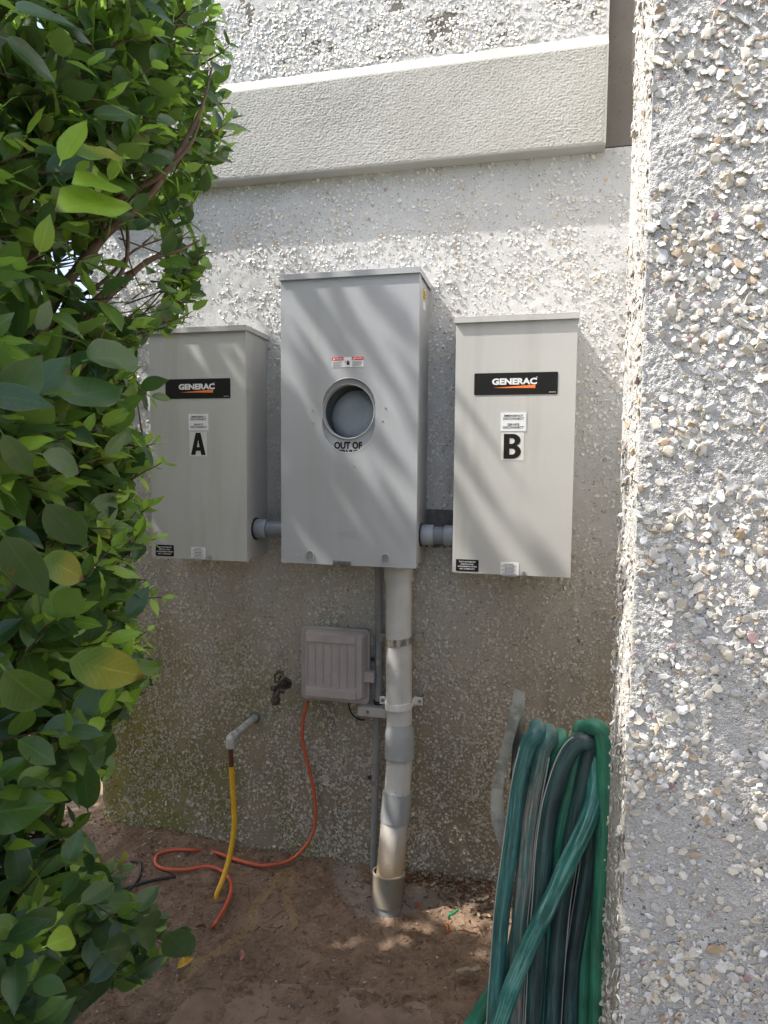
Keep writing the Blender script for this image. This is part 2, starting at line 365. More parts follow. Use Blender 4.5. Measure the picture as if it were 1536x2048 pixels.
def tube(bm, pts, rad, seg=12, cap=True, along=None, flat=None):
    pts = [Vector(p) for p in pts]; n = len(pts)
    rf = rad if callable(rad) else (lambda u: rad)
    tan = [(pts[min(i+1, n-1)] - pts[max(i-1, 0)]).normalized() for i in range(n)]
    ref = Vector((0, 0, 1)) if abs(tan[0].z) < .9 else Vector((0, 1, 0))
    nrm = (ref - tan[0]*ref.dot(tan[0])).normalized(); rings = []; d = 0
    lay = bm.verts.layers.float_vector.get('along') if along else None
    for i in range(n):
        nrm = (nrm - tan[i]*nrm.dot(tan[i])).normalized(); bn = tan[i].cross(nrm); r = rf(i/(n-1))
        if i: d += (pts[i]-pts[i-1]).length
        ring = []
        for k in range(seg):
            a = 2*PI*k/seg; v = bm.verts.new(pts[i] + (nrm*math.cos(a) + bn*math.sin(a))*r)
            if lay: v[lay] = (d, abs(k/seg*2-1), 0)
            ring.append(v)
        rings.append(ring)
    for i in range(n-1):
        for k in range(seg):
            bm.faces.new((rings[i][k], rings[i][(k+1) % seg], rings[i+1][(k+1) % seg], rings[i+1][k]))
    if cap: bm.faces.new(rings[0][::-1]); bm.faces.new(rings[-1])
    return bm
def lathe(bm, prof, axis_o, axis_d, seg=28, cap=True):
    """prof: list of (distance along, radius)"""
    o = Vector(axis_o); d = Vector(axis_d).normalized()
    a = Vector((0, 0, 1)) if abs(d.z) < .9 else Vector((0, 1, 0)); a = (a - d*a.dot(d)).normalized(); b = d.cross(a)
    rings = []
    for s, r in prof:
        rings.append([bm.verts.new(o + d*s + (a*math.cos(2*PI*k/seg) + b*math.sin(2*PI*k/seg))*r) for k in range(seg)])
    for i in range(len(rings)-1):
        for k in range(seg): bm.faces.new((rings[i][k], rings[i][(k+1) % seg], rings[i+1][(k+1) % seg], rings[i+1][k]))
    if cap: bm.faces.new(rings[0][::-1]); bm.faces.new(rings[-1])
    return bm
def npmesh(name, verts, faces, mats=None, midx=None, smooth=False):
    """faces: (n,k) int array of one polygon size"""
    me = bpy.data.meshes.new(name); verts = np.asarray(verts, np.float32); faces = np.asarray(faces, np.int32)
    nf, k = faces.shape
    me.vertices.add(len(verts)); me.vertices.foreach_set('co', verts.ravel())
    me.loops.add(nf*k); me.loops.foreach_set('vertex_index', faces.ravel())
    me.polygons.add(nf); me.polygons.foreach_set('loop_start', np.arange(nf, dtype=np.int32)*k)
    me.polygons.foreach_set('use_smooth', np.full(nf, smooth))
    for m in (mats or []): me.materials.append(m)
    if midx is not None: me.polygons.foreach_set('material_index', np.asarray(midx, np.int32))
    me.update(calc_edges=True); me.validate(); return me
def outline(splines, depth, bevel=0):
    """closed 2D outlines (x,z) -> flat extruded solid facing -y (holes by even-odd)"""
    cu = bpy.data.curves.new('tmp', 'CURVE'); cu.dimensions = '2D'; cu.fill_mode = 'BOTH'; cu.extrude = depth/2; cu.bevel_depth = bevel
    for s in splines:
        sp_ = cu.splines.new('POLY'); sp_.points.add(len(s)-1)
        for i, (x, z) in enumerate(s): sp_.points[i].co = (x, z, 0, 1)
        sp_.use_cyclic_u = True
    return curve_bm(cu)
def curve_bm(cu):
    o = bpy.data.objects.new('tmp', cu); C.objects.link(o)
    dg = bpy.context.evaluated_depsgraph_get(); me = bpy.data.meshes.new_from_object(o.evaluated_get(dg))
    bpy.data.objects.remove(o); bpy.data.curves.remove(cu)
    bm = bmesh.new(); bm.from_mesh(me); bpy.data.meshes.remove(me)
    return bm
def stand(bm, x, y, z):                                 # local xy -> world xz at depth y
    for v in bm.verts: v.co = Vector((v.co.x + x, y - v.co.z, v.co.y + z))
    return bm
def text_bm(s, size, x, y, z, sx=1.0, off=0.0, ext=.00025, align='CENTER'):
    cu = bpy.data.curves.new('tmp', 'FONT'); cu.body = s; cu.size = size; cu.extrude = ext; cu.offset = off
    cu.align_x = align; cu.align_y = 'CENTER'; cu.resolution_u = 3
    bm = curve_bm(cu)
    for v in bm.verts: v.co.x *= sx
    return stand(bm, x, y, z)
def sjoin(bms):
    out = bms[0]
    for b in bms[1:]:
        me = bpy.data.meshes.new('t'); b.to_mesh(me); b.free(); out.from_mesh(me); bpy.data.meshes.remove(me)
    return out
def rrect(x0, x1, z0, z1, r, n=5):
    out = []
    for cx_, cz_, a0 in ((x1-r, z1-r, 0), (x0+r, z1-r, 90), (x0+r, z0+r, 180), (x1-r, z0+r, 270)):
        for k in range(n+1):
            a = math.radians(a0 + 90*k/n); out.append((cx_ + r*math.cos(a), cz_ + r*math.sin(a)))
    return out

# ================================================================== GROUND
mud1 = [G(*q) for q in ((575, 1735), (545, 1775), (512, 1800), (500, 1845), (462, 1890), (400, 1935), (360, 1965))]
mud2 = [G(*q) for q in ((590, 1745), (572, 1785), (578, 1815), (592, 1852))]
pale = [G(*q) for q in ((690, 1730), (700, 1770), (740, 1820), (840, 1800), (930, 1790), (985, 1800))]
def segd(x, y, pl):
    d = np.full(x.shape, 9.)
    for a, b in zip(pl[:-1], pl[1:]):
        ax, ay, bx_, by = a.x, a.y, b.x, b.y; L2 = (bx_-ax)**2 + (by-ay)**2
        t = np.clip(((x-ax)*(bx_-ax) + (y-ay)*(by-ay))/L2, 0, 1)
        d = np.minimum(d, np.hypot(x-ax-t*(bx_-ax), y-ay-t*(by-ay)))
    return d
def gh(x, y):
    v = .012*noise.noise(Vector((x*2.1, y*2.1, 3))) + .012*noise.noise(Vector((x*6, y*6, 1))) + 0.011*noise.noise(Vector((x*17, y*17, 5))) \
        + 0.0065*noise.noise(Vector((x*48, y*48, 7))) + .0035*noise.noise(Vector((x*120, y*120, 9)))
    v += .035*max(0, min(1, (-x-.75)/.5))*max(0, 1-abs(y+.1)/.5)
    v += .02*math.exp(-((x+.11)**2+(y+.22)**2)/.02)*.4
    return v
xs = np.concatenate([[-60, -25, -12, -7, -4.5, -3.4], np.arange(-2.8, -1.5, .04), np.arange(-1.5, .75, .0105), np.arange(.76, 2.2, .08), [3, 5, 9, 20, 60]])
ys = np.concatenate([[-60, -25, -12, -7, -5, -4, -3.4], np.arange(-3, -1.1, .05), np.arange(-1.1, .3, .0105), np.arange(.32, 1.6, .1), [2, 3, 5, 9, 20, 60]])
X, Y = np.meshgrid(xs, ys, indexing='ij')
Z = np.array([gh(a, b) if abs(a) < 3 and abs(b) < 3 else 0. for a, b in zip(X.ravel(), Y.ravel())])
nx, ny = X.shape; idx = np.arange(nx*ny).reshape(nx, ny)
F = np.stack([idx[:-1, :-1], idx[1:, :-1], idx[1:, 1:], idx[:-1, 1:]], -1).reshape(-1, 4)
me = npmesh('ground', np.stack([X.ravel(), Y.ravel(), Z], -1), F, [M['soil'], M['lawn']],
            (np.hypot((X[:-1, :-1]).ravel()+.3, Y[:-1, :-1].ravel()+.5) > 4.2).astype(int), True)
at_ = me.attributes.new('mud', 'FLOAT_VECTOR', 'POINT')
md = np.clip(1.25 - np.minimum(segd(X, Y, mud1)/.024, segd(X, Y, mud2)/.018), 0, 1).ravel()
pl = np.clip(1.3 - segd(X, Y, pale)/.07, 0, 1).ravel()
at_.data.foreach_set('vector', np.stack([md, pl, np.zeros_like(md)], -1).astype(np.float32).ravel())
tag(link('ground', me), 'damp brown soil with dried tan mud streaks in front of the wall', kind='structure')

# half buried slab at the bottom
a, b_, c_ = G(322, 2060, .012), G(405, 1952, .012), G(1010, 1978, .012)
d1 = (a-b_).normalized(); d2 = (c_-b_).normalized()
ns = 30; vs = []; fs = []
for i in range(ns+1):
    for j in range(ns+1):
        p = b_ + d1*(i/ns*1.1) + d2*(j/ns*1.15)
        e = min(i, j, 1)
        vs.append((p.x, p.y, .0075 + .002*noise.noise(Vector((p.x*9, p.y*9, 0))) - .016*(1-min(1, i/4))*(j/ns)**.5))
for i in range(ns):
    for j in range(ns):
        q = i*(ns+1)+j; fs.append((q, q+1, q+ns+2, q+ns+1))
k0 = len(vs)
for k in range(ns+1): vs.append((*(b_ + d1*(k/ns*1.1)).xy, -.05))
for k in range(ns): fs.append((k*(ns+1), (k+1)*(ns+1), k0+k+1, k0+k))
me = npmesh('paving_slab', vs, fs, [M['slab']], smooth=False)
tag(link('paving_slab', me), 'flat soil-stained concrete slab half buried at the bottom of the photo', 'slab')

# ================================================================== SHELL FRAGMENTS
def shell_proto(seed):
    r = random.Random(seed); n = r.choice((5, 6, 6, 7)); el = r.uniform(.45, .9); cup = r.uniform(-.06, .13); jit = .24
    top = []
    for k in range(n):
        a = 2*PI*(k + r.uniform(-.22, .22))/n; q = 1 + r.uniform(-jit, jit)
        top.append((.5*q*math.cos(a), .5*q*el*math.sin(a), r.uniform(-.05, .05)))
    vs = [(r.uniform(-.08, .08), r.uniform(-.06, .06), cup)] + [(x*.62, y*.62, cup*.72+.01) for x, y, z in top] + top + [(x*.86, y*.86, z-.11) for x, y, z in top]
    f = []
    for k in range(n):
        q = (k+1) % n
        f += [(0, 1+k, 1+q), (1+k, 1+n+k, 1+n+q), (1+k, 1+n+q, 1+q), (1+n+k, 1+2*n+k, 1+2*n+q), (1+n+k, 1+2*n+q, 1+n+q)]
    return np.array(vs), np.array(f)
PROTO = [shell_proto(i) for i in range(12)]
shell_me = {}
def shell_mesh(pi, mi):
    if (pi, mi) not in shell_me:
        v, f = PROTO[pi]; shell_me[(pi, mi)] = npmesh('shell_fragment', v, f, [SH[mi]], smooth=False)
    return shell_me[(pi, mi)]
def place_shells(pts, nrm, sizes, parent, nparts, stuffname, tilt=.5, hf=None, wts=(50, 28, 17, 4, 1)):
    """pts (n,3) on the surface; nrm: outward normal; biggest-in-view become parts"""
    nrm = Vector(nrm); t1 = Vector((0, 0, 1)).cross(nrm).normalized(); t2 = nrm.cross(t1)
    app = []
    for i, p in enumerate(pts):
        q = pix(p); vis = -100 < q[0] < 1640 and -60 < q[1] < 2100
        app.append(sizes[i]/max(q[2], .1) if vis and not (q[0] < 330 and nrm.y < -.5 and q[2] > 1.2) else 0)
    order = np.argsort(app)[::-1]; isp = set(order[:nparts].tolist())
    V = []; Fc = []; MI = []; off = 0
    for i, p in enumerate(pts):
        pi = random.randrange(12); mi = random.choices(range(5), wts)[0]; s = sizes[i]
        ax = Vector((random.gauss(0, 1), random.gauss(0, 1), 0)).normalized()
        tl = abs(random.gauss(0, tilt)); tl = min(tl, 1.35)
        base = Matrix((t1, t2, nrm)).transposed()
        R = base @ Matrix.Rotation(tl, 3, ax) @ Matrix.Rotation(random.uniform(0, 2*PI), 3, 'Z')
        pp = Vector(p) + nrm*((hf(Vector(p)) if hf else 0) + s*random.uniform(.02, .13) + s*.12*math.sin(tl))
        if i in isp:
            o = bpy.data.objects.new('shell_fragment', shell_mesh(pi, mi)); C.objects.link(o); o.parent = parent
            o.matrix_local = Matrix.Translation(pp - parent.location) @ R.to_4x4() @ Matrix.Scale(s, 4)
        else:
            v, f = PROTO[pi]; Rn = np.array(R)*s
            V.append(v @ Rn.T + np.array(pp - parent.location)); Fc.append(f+off); off += len(v); MI += [mi]*len(f)
    me = npmesh(stuffname, np.concatenate(V), np.concatenate(Fc), SH, MI, False)
    o = link(stuffname, me, None, parent); o['kind'] = 'stuff'
def scatter(n, u0, u1, v0, v1, clump):
    out = []
    while len(out) < n:
        u, v = random.uniform(u0, u1), random.uniform(v0, v1)
        w = noise.noise(Vector((u*14, v*14, clump)))*.9 + noise.noise(Vector((u*5, v*5, clump+3)))*.7
        if random.random() < .62 + w: out.append((u, v))
    return out
def relief(nm, o, du, dv, nu, nv, nrm, fn, mat, parent, extra=None):
    o, du, dv, nrm = map(Vector, (o, du, dv, nrm)); V = np.empty(((nu+1)*(nv+1), 3)); q = 0
    for i in range(nu+1):
        for j in range(nv+1):
            p = o + du*(i/nu) + dv*(j/nv)
            e = min(i, j, nu-i, nv-j); h = fn(p)*min(1, e/2)
            V[q] = p + nrm*h; q += 1
    V -= np.array(parent.location)
    idx = np.arange(len(V)).reshape(nu+1, nv+1)
    F = np.stack([idx[:-1, :-1], idx[1:, :-1], idx[1:, 1:], idx[:-1, 1:]], -1).reshape(-1, 4)
    if du.cross(dv).dot(nrm) < 0: F = F[:, ::-1]
    return link(nm, npmesh(nm, V, F, [mat], smooth=True), None, parent)

# ================================================================== MAIN WALL
WL, WR = P(205, 1550, 0).x, 1.4
LB = P(1210, 290, -.05).z; LT = P(1210, 86, -.05).z          # band, bottom and top
LTT = P(1210, 67, -.03).z
XR = P(1215, 180, -.05).x
wall = thing('shell_wall', 'pale plaster wall of embedded shell chips with a smooth raised band, carrying the three grey boxes', 'wall', (WL, 0, 0))
ZB = LB + .012
part('wall_core', bx(WL+.006, WR, .012, .25, -.2, ZB, bev=.004), M['plaster'], wall)
def wf(p): return .0022*noise.noise(p*9) + .0016*noise.noise(p*40) + .0012*noise.noise(p*110)
relief('wall_face', (WL, 0, -.2), (WR-WL, 0, 0), (0, 0, ZB+.2), 300, 300, (0, -1, 0), wf, M['plaster'], wall)
part('wall_edge', bx(WL, WL+.006, .0, .25, -.2, ZB), M['plaster'], wall)
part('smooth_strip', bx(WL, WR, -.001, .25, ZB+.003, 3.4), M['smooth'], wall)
# raised upper panel and the stucco band
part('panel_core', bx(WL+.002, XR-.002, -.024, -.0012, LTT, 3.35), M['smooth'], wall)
relief('upper_panel', (WL, -.025, LTT), (XR-WL, 0, 0), (0, 0, 1.5), 240, 200, (0, -1, 0), wf, M['plaster'], wall)
prof = [(-.0012, LB+.002), (-.0495, LB+.002), (-.0515, LB+.006), (-.0515, LT-.003), (-.049, LT), (-.0255, LTT+.001), (-.0012, LTT+.001)]
bm = bmesh.new(); ra = [bm.verts.new((WL, y, z)) for y, z in prof]; rb = [bm.verts.new((XR, y, z)) for y, z in prof]
for k in range(len(prof)-1): bm.faces.new((ra[k], ra[k+1], rb[k+1], rb[k]))
bm.faces.new(ra); bm.faces.new(rb[::-1])
part('stucco_band', bm, M['stucco'], wall)
def worm(p):
    q = Vector((p.x*120, 3, p.z*120)); w = noise.noise(q) ; w2 = noise.noise(Vector((p.x*210+7, 9, p.z*210)))
    d = noise.noise(Vector((p.x*5, 1, p.z*5)))
    r = abs(w)*.8 + abs(w2)*.5
    return .0002 + .0032*min(r, .42)*(.75+.5*d) + .0008*noise.noise(p*300)
relief('stucco_face', (WL+.004, -.0515, LB+.007), (XR-WL-.009, 0, 0), (0, 0, LT-LB-.011), 800, 160, (0, -1, 0), worm, M['stucco'], wall)
# recess behind the right conduit: its shade drawn as a flush dark plate
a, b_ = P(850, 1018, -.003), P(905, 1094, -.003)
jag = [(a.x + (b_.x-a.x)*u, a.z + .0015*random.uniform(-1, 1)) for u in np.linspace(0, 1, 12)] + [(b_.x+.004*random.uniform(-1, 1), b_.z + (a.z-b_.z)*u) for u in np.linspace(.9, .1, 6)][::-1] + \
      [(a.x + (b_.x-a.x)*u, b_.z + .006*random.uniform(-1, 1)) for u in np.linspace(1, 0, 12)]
M['recess_tone'] = simple('recess_shade', (.13, .125, .12), .95, var=.3, vscale=60, bumps=.8, bscale=200)
part('recess_shade_plate', stand(outline([jag], .006), 0, -.001, 0), M['recess_tone'], wall)
# shells on the wall
pts = []; sz = []
for u, v in scatter(37000, WL+.004, .72, -.05, ZB-.006, 1.7):
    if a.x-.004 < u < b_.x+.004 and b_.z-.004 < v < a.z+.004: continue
    pts.append((u, -.0005, v)); sz.append(random.choices((random.uniform(.0035, .007), random.uniform(.007, .0115), random.uniform(.0115, .015)), (50, 42, 8))[0])

for u, v in scatter(15000, WL+.004, .5, -.05, 1.25, 6.6):             # the lower wall is packed with chips
    if random.random() < max(0, (v-.75)/.5): continue
    pts.append((u, -.0005, v)); sz.append(random.choices((random.uniform(.0075, .0115), random.uniform(.0115, .0155)), (76, 24))[0])
n_low = len(pts)
for u, v in scatter(3400, WL+.01, XR-.01, LTT+.004, 2.9, 2.9):
    pts.append((u, -.0255, v)); sz.append(random.choices((random.uniform(.004, .007), random.uniform(.007, .012), random.uniform(.012, .017)), (30, 58, 12))[0])
# extra shells on the visible upper panel: very dense there
for u, v in scatter(1500, -1.1, XR-.008, LTT+.004, 1.78+Z0, 5.5):
    pts.append((u, -.0255, v)); sz.append(random.uniform(.006, .0125))
place_shells(pts[:n_low], (0, -1, 0), sz[:n_low], wall, 240, 'shell_grit', .42, wf)
place_shells(pts[n_low:], (0, -1, 0), sz[n_low:], wall, 60, 'shell_grit', .27, wf, (60, 18, 20, 2, 0))

# ================================================================== PIER in the right foreground, and the wing wall behind it
PX, PYF, PYB = .362, -1.35, -1.17
pier = thing('shell_pier', 'rough shell-studded plaster pier filling the right edge of the photo', 'pier', (PX, PYB, 0))
part('pier_core', bx(PX+.004, PX+.75, PYF+.004, PYB, -.2, 3.4), M['pier'], pier)
def pf(p):
    return .0022*noise.noise(p*18) + .0009*noise.noise(p*80) + .0008*noise.noise(p*210) + .0010*noise.noise(p*430) + .0006*noise.noise(p*800) 
relief('front_face', (PX, PYF, .55), (.30, 0, 0), (0, 0, 1.45), 200, 960, (0, -1, 0), pf, M['pier'], pier)
relief('front_face', (PX+.30, PYF, .55), (.45, 0, 0), (0, 0, 1.45), 60, 180, (0, -1, 0), pf, M['pier'], pier)
relief('front_face', (PX, PYF, -.2), (.75, 0, 0), (0, 0, .75), 60, 60, (0, -1, 0), pf, M['pier'], pier)
relief('front_face', (PX, PYF, 2.0), (.75, 0, 0), (0, 0, 1.4), 60, 110, (0, -1, 0), pf, M['pier'], pier)
relief('side_face', (PX, PYF, -.2), (0, PYB-PYF, 0), (0, 0, 3.6), 50, 700, (-1, 0, 0), pf, M['pier'], pier)
pts = []; sz = []
for u, v in scatter(9800, PX+.0, PX+.32, .5, 2.05, 8.1):
    pts.append((u, PYF-.001, v)); sz.append(random.choices((random.uniform(.003, .006), random.uniform(.006, .012), random.uniform(.012, .0165)), (56, 36, 8))[0])
for u, v in scatter(1200, PX+.32, PX+.75, .2, 2.4, 8.3):
    pts.append((u, PYF-.001, v)); sz.append(random.uniform(.006, .017))
place_shells(pts, (0, -1, 0), sz, pier, 300, 'shell_grit', .36, pf, (26, 48, 18, 6, 2))
pts = []; sz = []
for u, v in scatter(2300, PYF, PYB-.001, .2, 2.3, 4.2):
    pts.append((PX-.001, u, v)); sz.append(random.choices((random.uniform(.003, .006), random.uniform(.006, .012)), (55, 45))[0])
place_shells(pts, (-1, 0, 0), sz, pier, 0, 'shell_grit_side', .45, pf)
wing = thing('wing_wall', 'plaster wing wall joining the foreground pier to the back wall', 'wall', (.56, 0, 0))
part('wall_body', bx(.56, .80, PYB+.002, -.006, -.2, 3.4), M['plaster'], wing)

# ================================================================== BOXES
def qmark(p): return p
def sticker(nm, q0, q1, Y, mat, parent, th=.0008, r=.002, round_=True):
    a, b = P(*q0, Y), P(*q1, Y)
    x0, x1, z0, z1 = a.x, b.x, b.z, a.z
    bm = stand(outline([rrect(x0, x1, z0, z1, r)], th), 0, Y-th/2, 0)
    return part(nm, bm, mat, parent), (x0, x1, z0, z1)
def letter_A(x0, x1, z0, z1):
    w, h = x1-x0, z1-z0; f = lambda u, v: (x0+u*w, z0+v*h)
    return [[f(0, 0), f(.34, 1), f(.66, 1), f(1, 0), f(.70, 0), f(.645, .185), f(.355, .185), f(.30, 0)], [f(.41, .355), f(.59, .355), f(.5, .70)]]
def letter_B(x0, x1, z0, z1):
    w, h = x1-x0, z1-z0; f = lambda u, v: (x0+u*w, z0+v*h)
    def arc(cu, cv, ru, rv, a0, a1, n=9): return [f(cu+ru*math.cos(math.radians(a0+(a1-a0)*k/n)), cv+rv*math.sin(math.radians(a0+(a1-a0)*k/n))) for k in range(n+1)]
    out = [f(0, 0)] + arc(.52, .285, .48, .285, -90, 62) + arc(.50, .745, .46, .255, -35, 90) + [f(0, 1)]
    h1 = [f(.33, .17)] + arc(.48, .29, .19, .12, -90, 90) + [f(.33, .41)]
    h2 = [f(.33, .60)] + arc(.46, .715, .17, .115, -90, 90) + [f(.33, .83)]
    return [out, h1, h2]
def transfer_switch(x, z, letter, q, label):
    W, H, D = .3432, .7513, .175
    g = 'grey generator disconnect boxes on the wall'
    t = thing('disconnect_box', label, 'electrical box', (x, 0, z), g)
    YF = -D
    # shell behind, cover in front with turned edges, rain cap on top
    part('box_body', bx(x+.003, x+W-.003, YF+.014, -.001, z+.004, z+H-.010, bev=.002), M['switch_paint'], t)
    part('cover', sjoin([bx(x, x+W, YF, YF+.003, z, z+H-.012, bev=.001), bx(x, x+.0022, YF+.003, YF+.022, z, z+H-.012), bx(x+W-.0022, x+W, YF+.003, YF+.022, z, z+H-.012),
                         bx(x+.0022, x+W-.0022, YF+.003, YF+.013, z, z+.0022)]), M['switch_paint'], t)
    part('rain_cap', sjoin([bx(x-.004, x+W+.004, YF-.009, -.001, z+H-.001, z+H+.0015, bev=.0006), bx(x-.004, x+W+.004, YF-.009, YF-.007, z+H-.016, z+H-.001, bev=.0006),
                            bx(x-.004, x-.002, YF-.007, -.001, z+H-.014, z+H-.001), bx(x+W+.002, x+W+.004, YF-.007, -.001, z+H-.014, z+H-.001)]), M['switch_paint'], t)
    # logo plate
    pl_, (x0, x1, z0, z1) = sticker('logo_plate', q['plate'][0], q['plate'][1], YF, M['black'], t, .0012, .003)
    w = x1-x0; h = z1-z0; Y1 = YF-.0014
    cx_ = x0 + w*.486
    part('logo_lettering', text_bm('GENERAC', h*.375, cx_, Y1, z0+h*.585, 1.2, .0011), M['white'], pl_)
    part('registered_mark', text_bm('®', h*.10, x0+w*.752, Y1, z0+h*.76), M['white'], pl_)
    part('plate_number', text_bm('0K1234 Rev. A'.replace('0K1234 Rev. A', 'A0000 REV A'), h*.075, x0+w*.93, Y1, z0+h*.08), M['silver'], pl_) if False else None
    lx, rx = x0+w*.232, x0+w*.738
    part('orange_swoosh', stand(outline([[(lx, z0+h*.318), (rx, z0+h*.44), (rx, z0+h*.285)]], .0005), 0, Y1, 0), M['orange'], pl_)
    part('small_print', sjoin([bx(x0+w*(.90+k*.012), x0+w*(.908+k*.012), Y1-.0002, Y1+.0002, z0+h*.075, z0+h*.11) for k in range(7)]), M['silver'], pl_)
    # emergency disconnect sticker
    st, (x0, x1, z0, z1) = sticker('disconnect_sticker', q['em'][0], q['em'][1], YF, M['silver'], t, .0008, .0015)
    w = x1-x0; h = z1-z0
    part('sticker_face', bx(x0+w*.03, x1-w*.03, YF-.0012, YF-.0009, z0+h*.04, z1-h*.04), M['white'], st)
    for k, s in ((.80, 'EMERGENCY'), (.655, 'DISCONNECT'), (.36, 'SERVICE'), (.215, 'DISCONNECT')):
        part('printed_line', text_bm(s, h*.155, (x0+x1)/2, YF-.0014, z0+h*k, 1.06, .00005), M['ink'], st)
    # big letter
    st, (x0, x1, z0, z1) = sticker('letter_sticker', q['let'][0], q['let'][1], YF, M['offwhite'], t, .0006, .001)
    w = x1-x0; h = z1-z0
    fn = letter_A if letter == 'A' else letter_B
    mx = (.08, .92) if letter == 'A' else (.12, .88)
    part('letter', stand(outline(fn(x0+w*mx[0], x0+w*mx[1], z0+h*.06, z1-h*.05), .0005), 0, YF-.0010, 0), M['ink'], st)
    st, (x0, x1, z0, z1) = sticker('black_label', q['blk'][0], q['blk'][1], YF, M['black'], t, .0008, .0025)
    w = x1-x0; h = z1-z0
    for k, s in ((.80, 'FULLY AUTOMATED'), (.60, 'DIGITAL LOAD'), (.40, 'MANAGEMENT SYSTEM'), (.20, 'NEC COMPLIANT')):
        part('printed_line', text_bm(s, h*.155, (x0+x1)/2, YF-.0011, z0+h*k, .98 if len(s) > 14 else 1.05, .00006), M['white'], st)
    st, (x0, x1, z0, z1) = sticker('warning_label', q['wrn'][0], q['wrn'][1], YF, M['white'], t, .0008, .001)
    w = x1-x0; h = z1-z0
    for k, s in ((.86, 'DANGER'), (.55, 'WARNING'), (.25, 'CAUTION')):
        part('printed_line', text_bm(s, h*.11, (x0+x1)/2+w*.04, YF-.0011, z0+h*k, 1.1), M['ink'], st)
        part('warning_triangle', stand(outline([[((x0+x1)/2-w*.26, z0+h*(k-.04)), ((x0+x1)/2-w*.16, z0+h*(k-.04)), ((x0+x1)/2-w*.21, z0+h*(k+.05))]], .0004), 0, YF-.0011, 0), M['ink'], st)
        part('fine_print', sjoin([bx(x0+w*.08, x0+w*random.uniform(.75, .93), YF-.0012, YF-.0009, z0+h*(k-.10-.055*j)-.0003, z0+h*(k-.10-.055*j)+.0002) for j in range(3)]), M['greyink'], st)
    c = P(*q['screw'], YF-.004)
    part('cover_screw', sjoin([lathe(bmesh.new(), [(0, .0015), (.0, .0062), (.003, .0062), (.0055, .004)][::-1], (c.x, YF-.006, c.z), (0, 1, 0), 16), bx(c.x-.004, c.x+.004, YF-.0075, YF-.0058, c.z-.0006, c.z+.0006)]), M['zinc'], t, True)
    a, b2 = P(q['wrn'][0][0]+4, 0, YF), P(q['wrn'][1][0]-4, 0, YF)
    part('padlock_hasp', bx(P(q['wrn'][0][0]+4, 1140, YF).x, P(q['wrn'][1][0]-4, 1140, YF).x, YF-.006, YF+.01, z-.0035, z-.0005, bev=.001), M['zinc'], t)
    return t
AX, AZ = -1.0096, .0037 + Z0
boxB = transfer_switch(0, Z0, 'B', dict(plate=((949, 747), (1115, 788)), em=((1000.5, 824), (1053, 863.5)), let=((1002.5, 865), (1047, 921)),
        blk=((912, 1118), (957, 1143.5)), wrn=((1001, 1124), (1037.5, 1151)), screw=(1048, 1147)), 'grey disconnect box marked with a big letter B, nearest the pier')
boxA = transfer_switch(AX, AZ, 'A', dict(plate=((331, 759), (461, 796)), em=((376.5, 827), (418, 862)), let=((379, 863), (414.5, 913)),
        blk=((311.5, 1089), (348, 1113)), wrn=((382.5, 1094), (411, 1118)), screw=(418.5, 1114)), 'grey disconnect box marked with a big letter A, partly behind the shrub leaves')

# ---- meter box
mx0, mz0, MW, MH, MD = -.5393, .0107+Z0, .4324, .8864, .197
mx1, mz1 = mx0+MW, mz0+MH; YF = -MD
meter = thing('meter_box', 'tall grey meter box with a round window between boxes A and B', 'electrical box', (mx0, 0, mz0))
wt = .003
part('box_body', sjoin([bx(mx0+.004, mx0+.004+wt, YF+.016, -.001, mz0+.006, mz1-.012), bx(mx1-.004-wt, mx1-.004, YF+.016, -.001, mz0+.006, mz1-.012),
                        bx(mx0+.004+wt, mx1-.004-wt, YF+.016, -.001, mz0+.006, mz0+.006+wt), bx(mx0+.004+wt, mx1-.004-wt, -.004, -.001, mz0+.006+wt, mz1-.012)]), M['meter_paint'], meter)
sa, sb = P(644, 757, YF), P(750, 906, YF); scx = (sa.x+sb.x)/2; sr = (sb.x-sa.x)/2; st_, sb_ = sa.z-sr, sb.z+sr
def stad(r, grow=0, n=26): return [(scx+(r)*math.cos(PI*k/n), st_+(r)*math.sin(PI*k/n)) for k in range(n+1)] + [(scx-(r)*math.cos(PI*k/n), sb_-(r)*math.sin(PI*k/n)) for k in range(n+1)]
cz0 = mz0; 
cover = part('cover', sjoin([stand(outline([rrect(mx0, mx1, mz0, mz1-.012, .002, 2), stad(sr)], .003), 0, YF+.0015, 0),
            bx(mx0, mx0+.0022, YF+.003, YF+.028, mz0, mz1-.012), bx(mx1-.0022, mx1, YF+.003, YF+.028, mz0, mz1-.012), bx(mx0+.0022, mx1-.0022, YF+.003, YF+.015, mz0, mz0+.0022)]), M['meter_paint'], meter)
# rolled lip of the oval opening, recessed plate with a round hole, collar and cup
bm = bmesh.new(); lp = [Vector((x, YF+.0008, z)) for x, z in stad(sr)]; lp.append(lp[0].copy()); tube(bm, lp, .0014, 8, False)
part('oval_lip', bm, M['meter_paint'], meter, True)
bm = bmesh.new(); n = 54; ov = stad(sr)
r1 = [bm.verts.new((x, YF+.002, z)) for x, z in ov]; r2 = [bm.verts.new((x, YF+.03, z)) for x, z in ov]
for k in range(len(ov)): bm.faces.new((r1[k], r1[(k+1) % len(ov)], r2[(k+1) % len(ov)], r2[k]))
PLY = YF+.012
cc = P(696.5, 823, PLY-.003); cr = 50.5/FPX*(PLY-CAM.y)*1.09
part('oval_recess', bm, M['meter_paint'], meter, True)
circ = lambda r, n=48: [(cc.x+r*math.cos(2*PI*k/n), cc.z+r*math.sin(2*PI*k/n)) for k in range(n)]
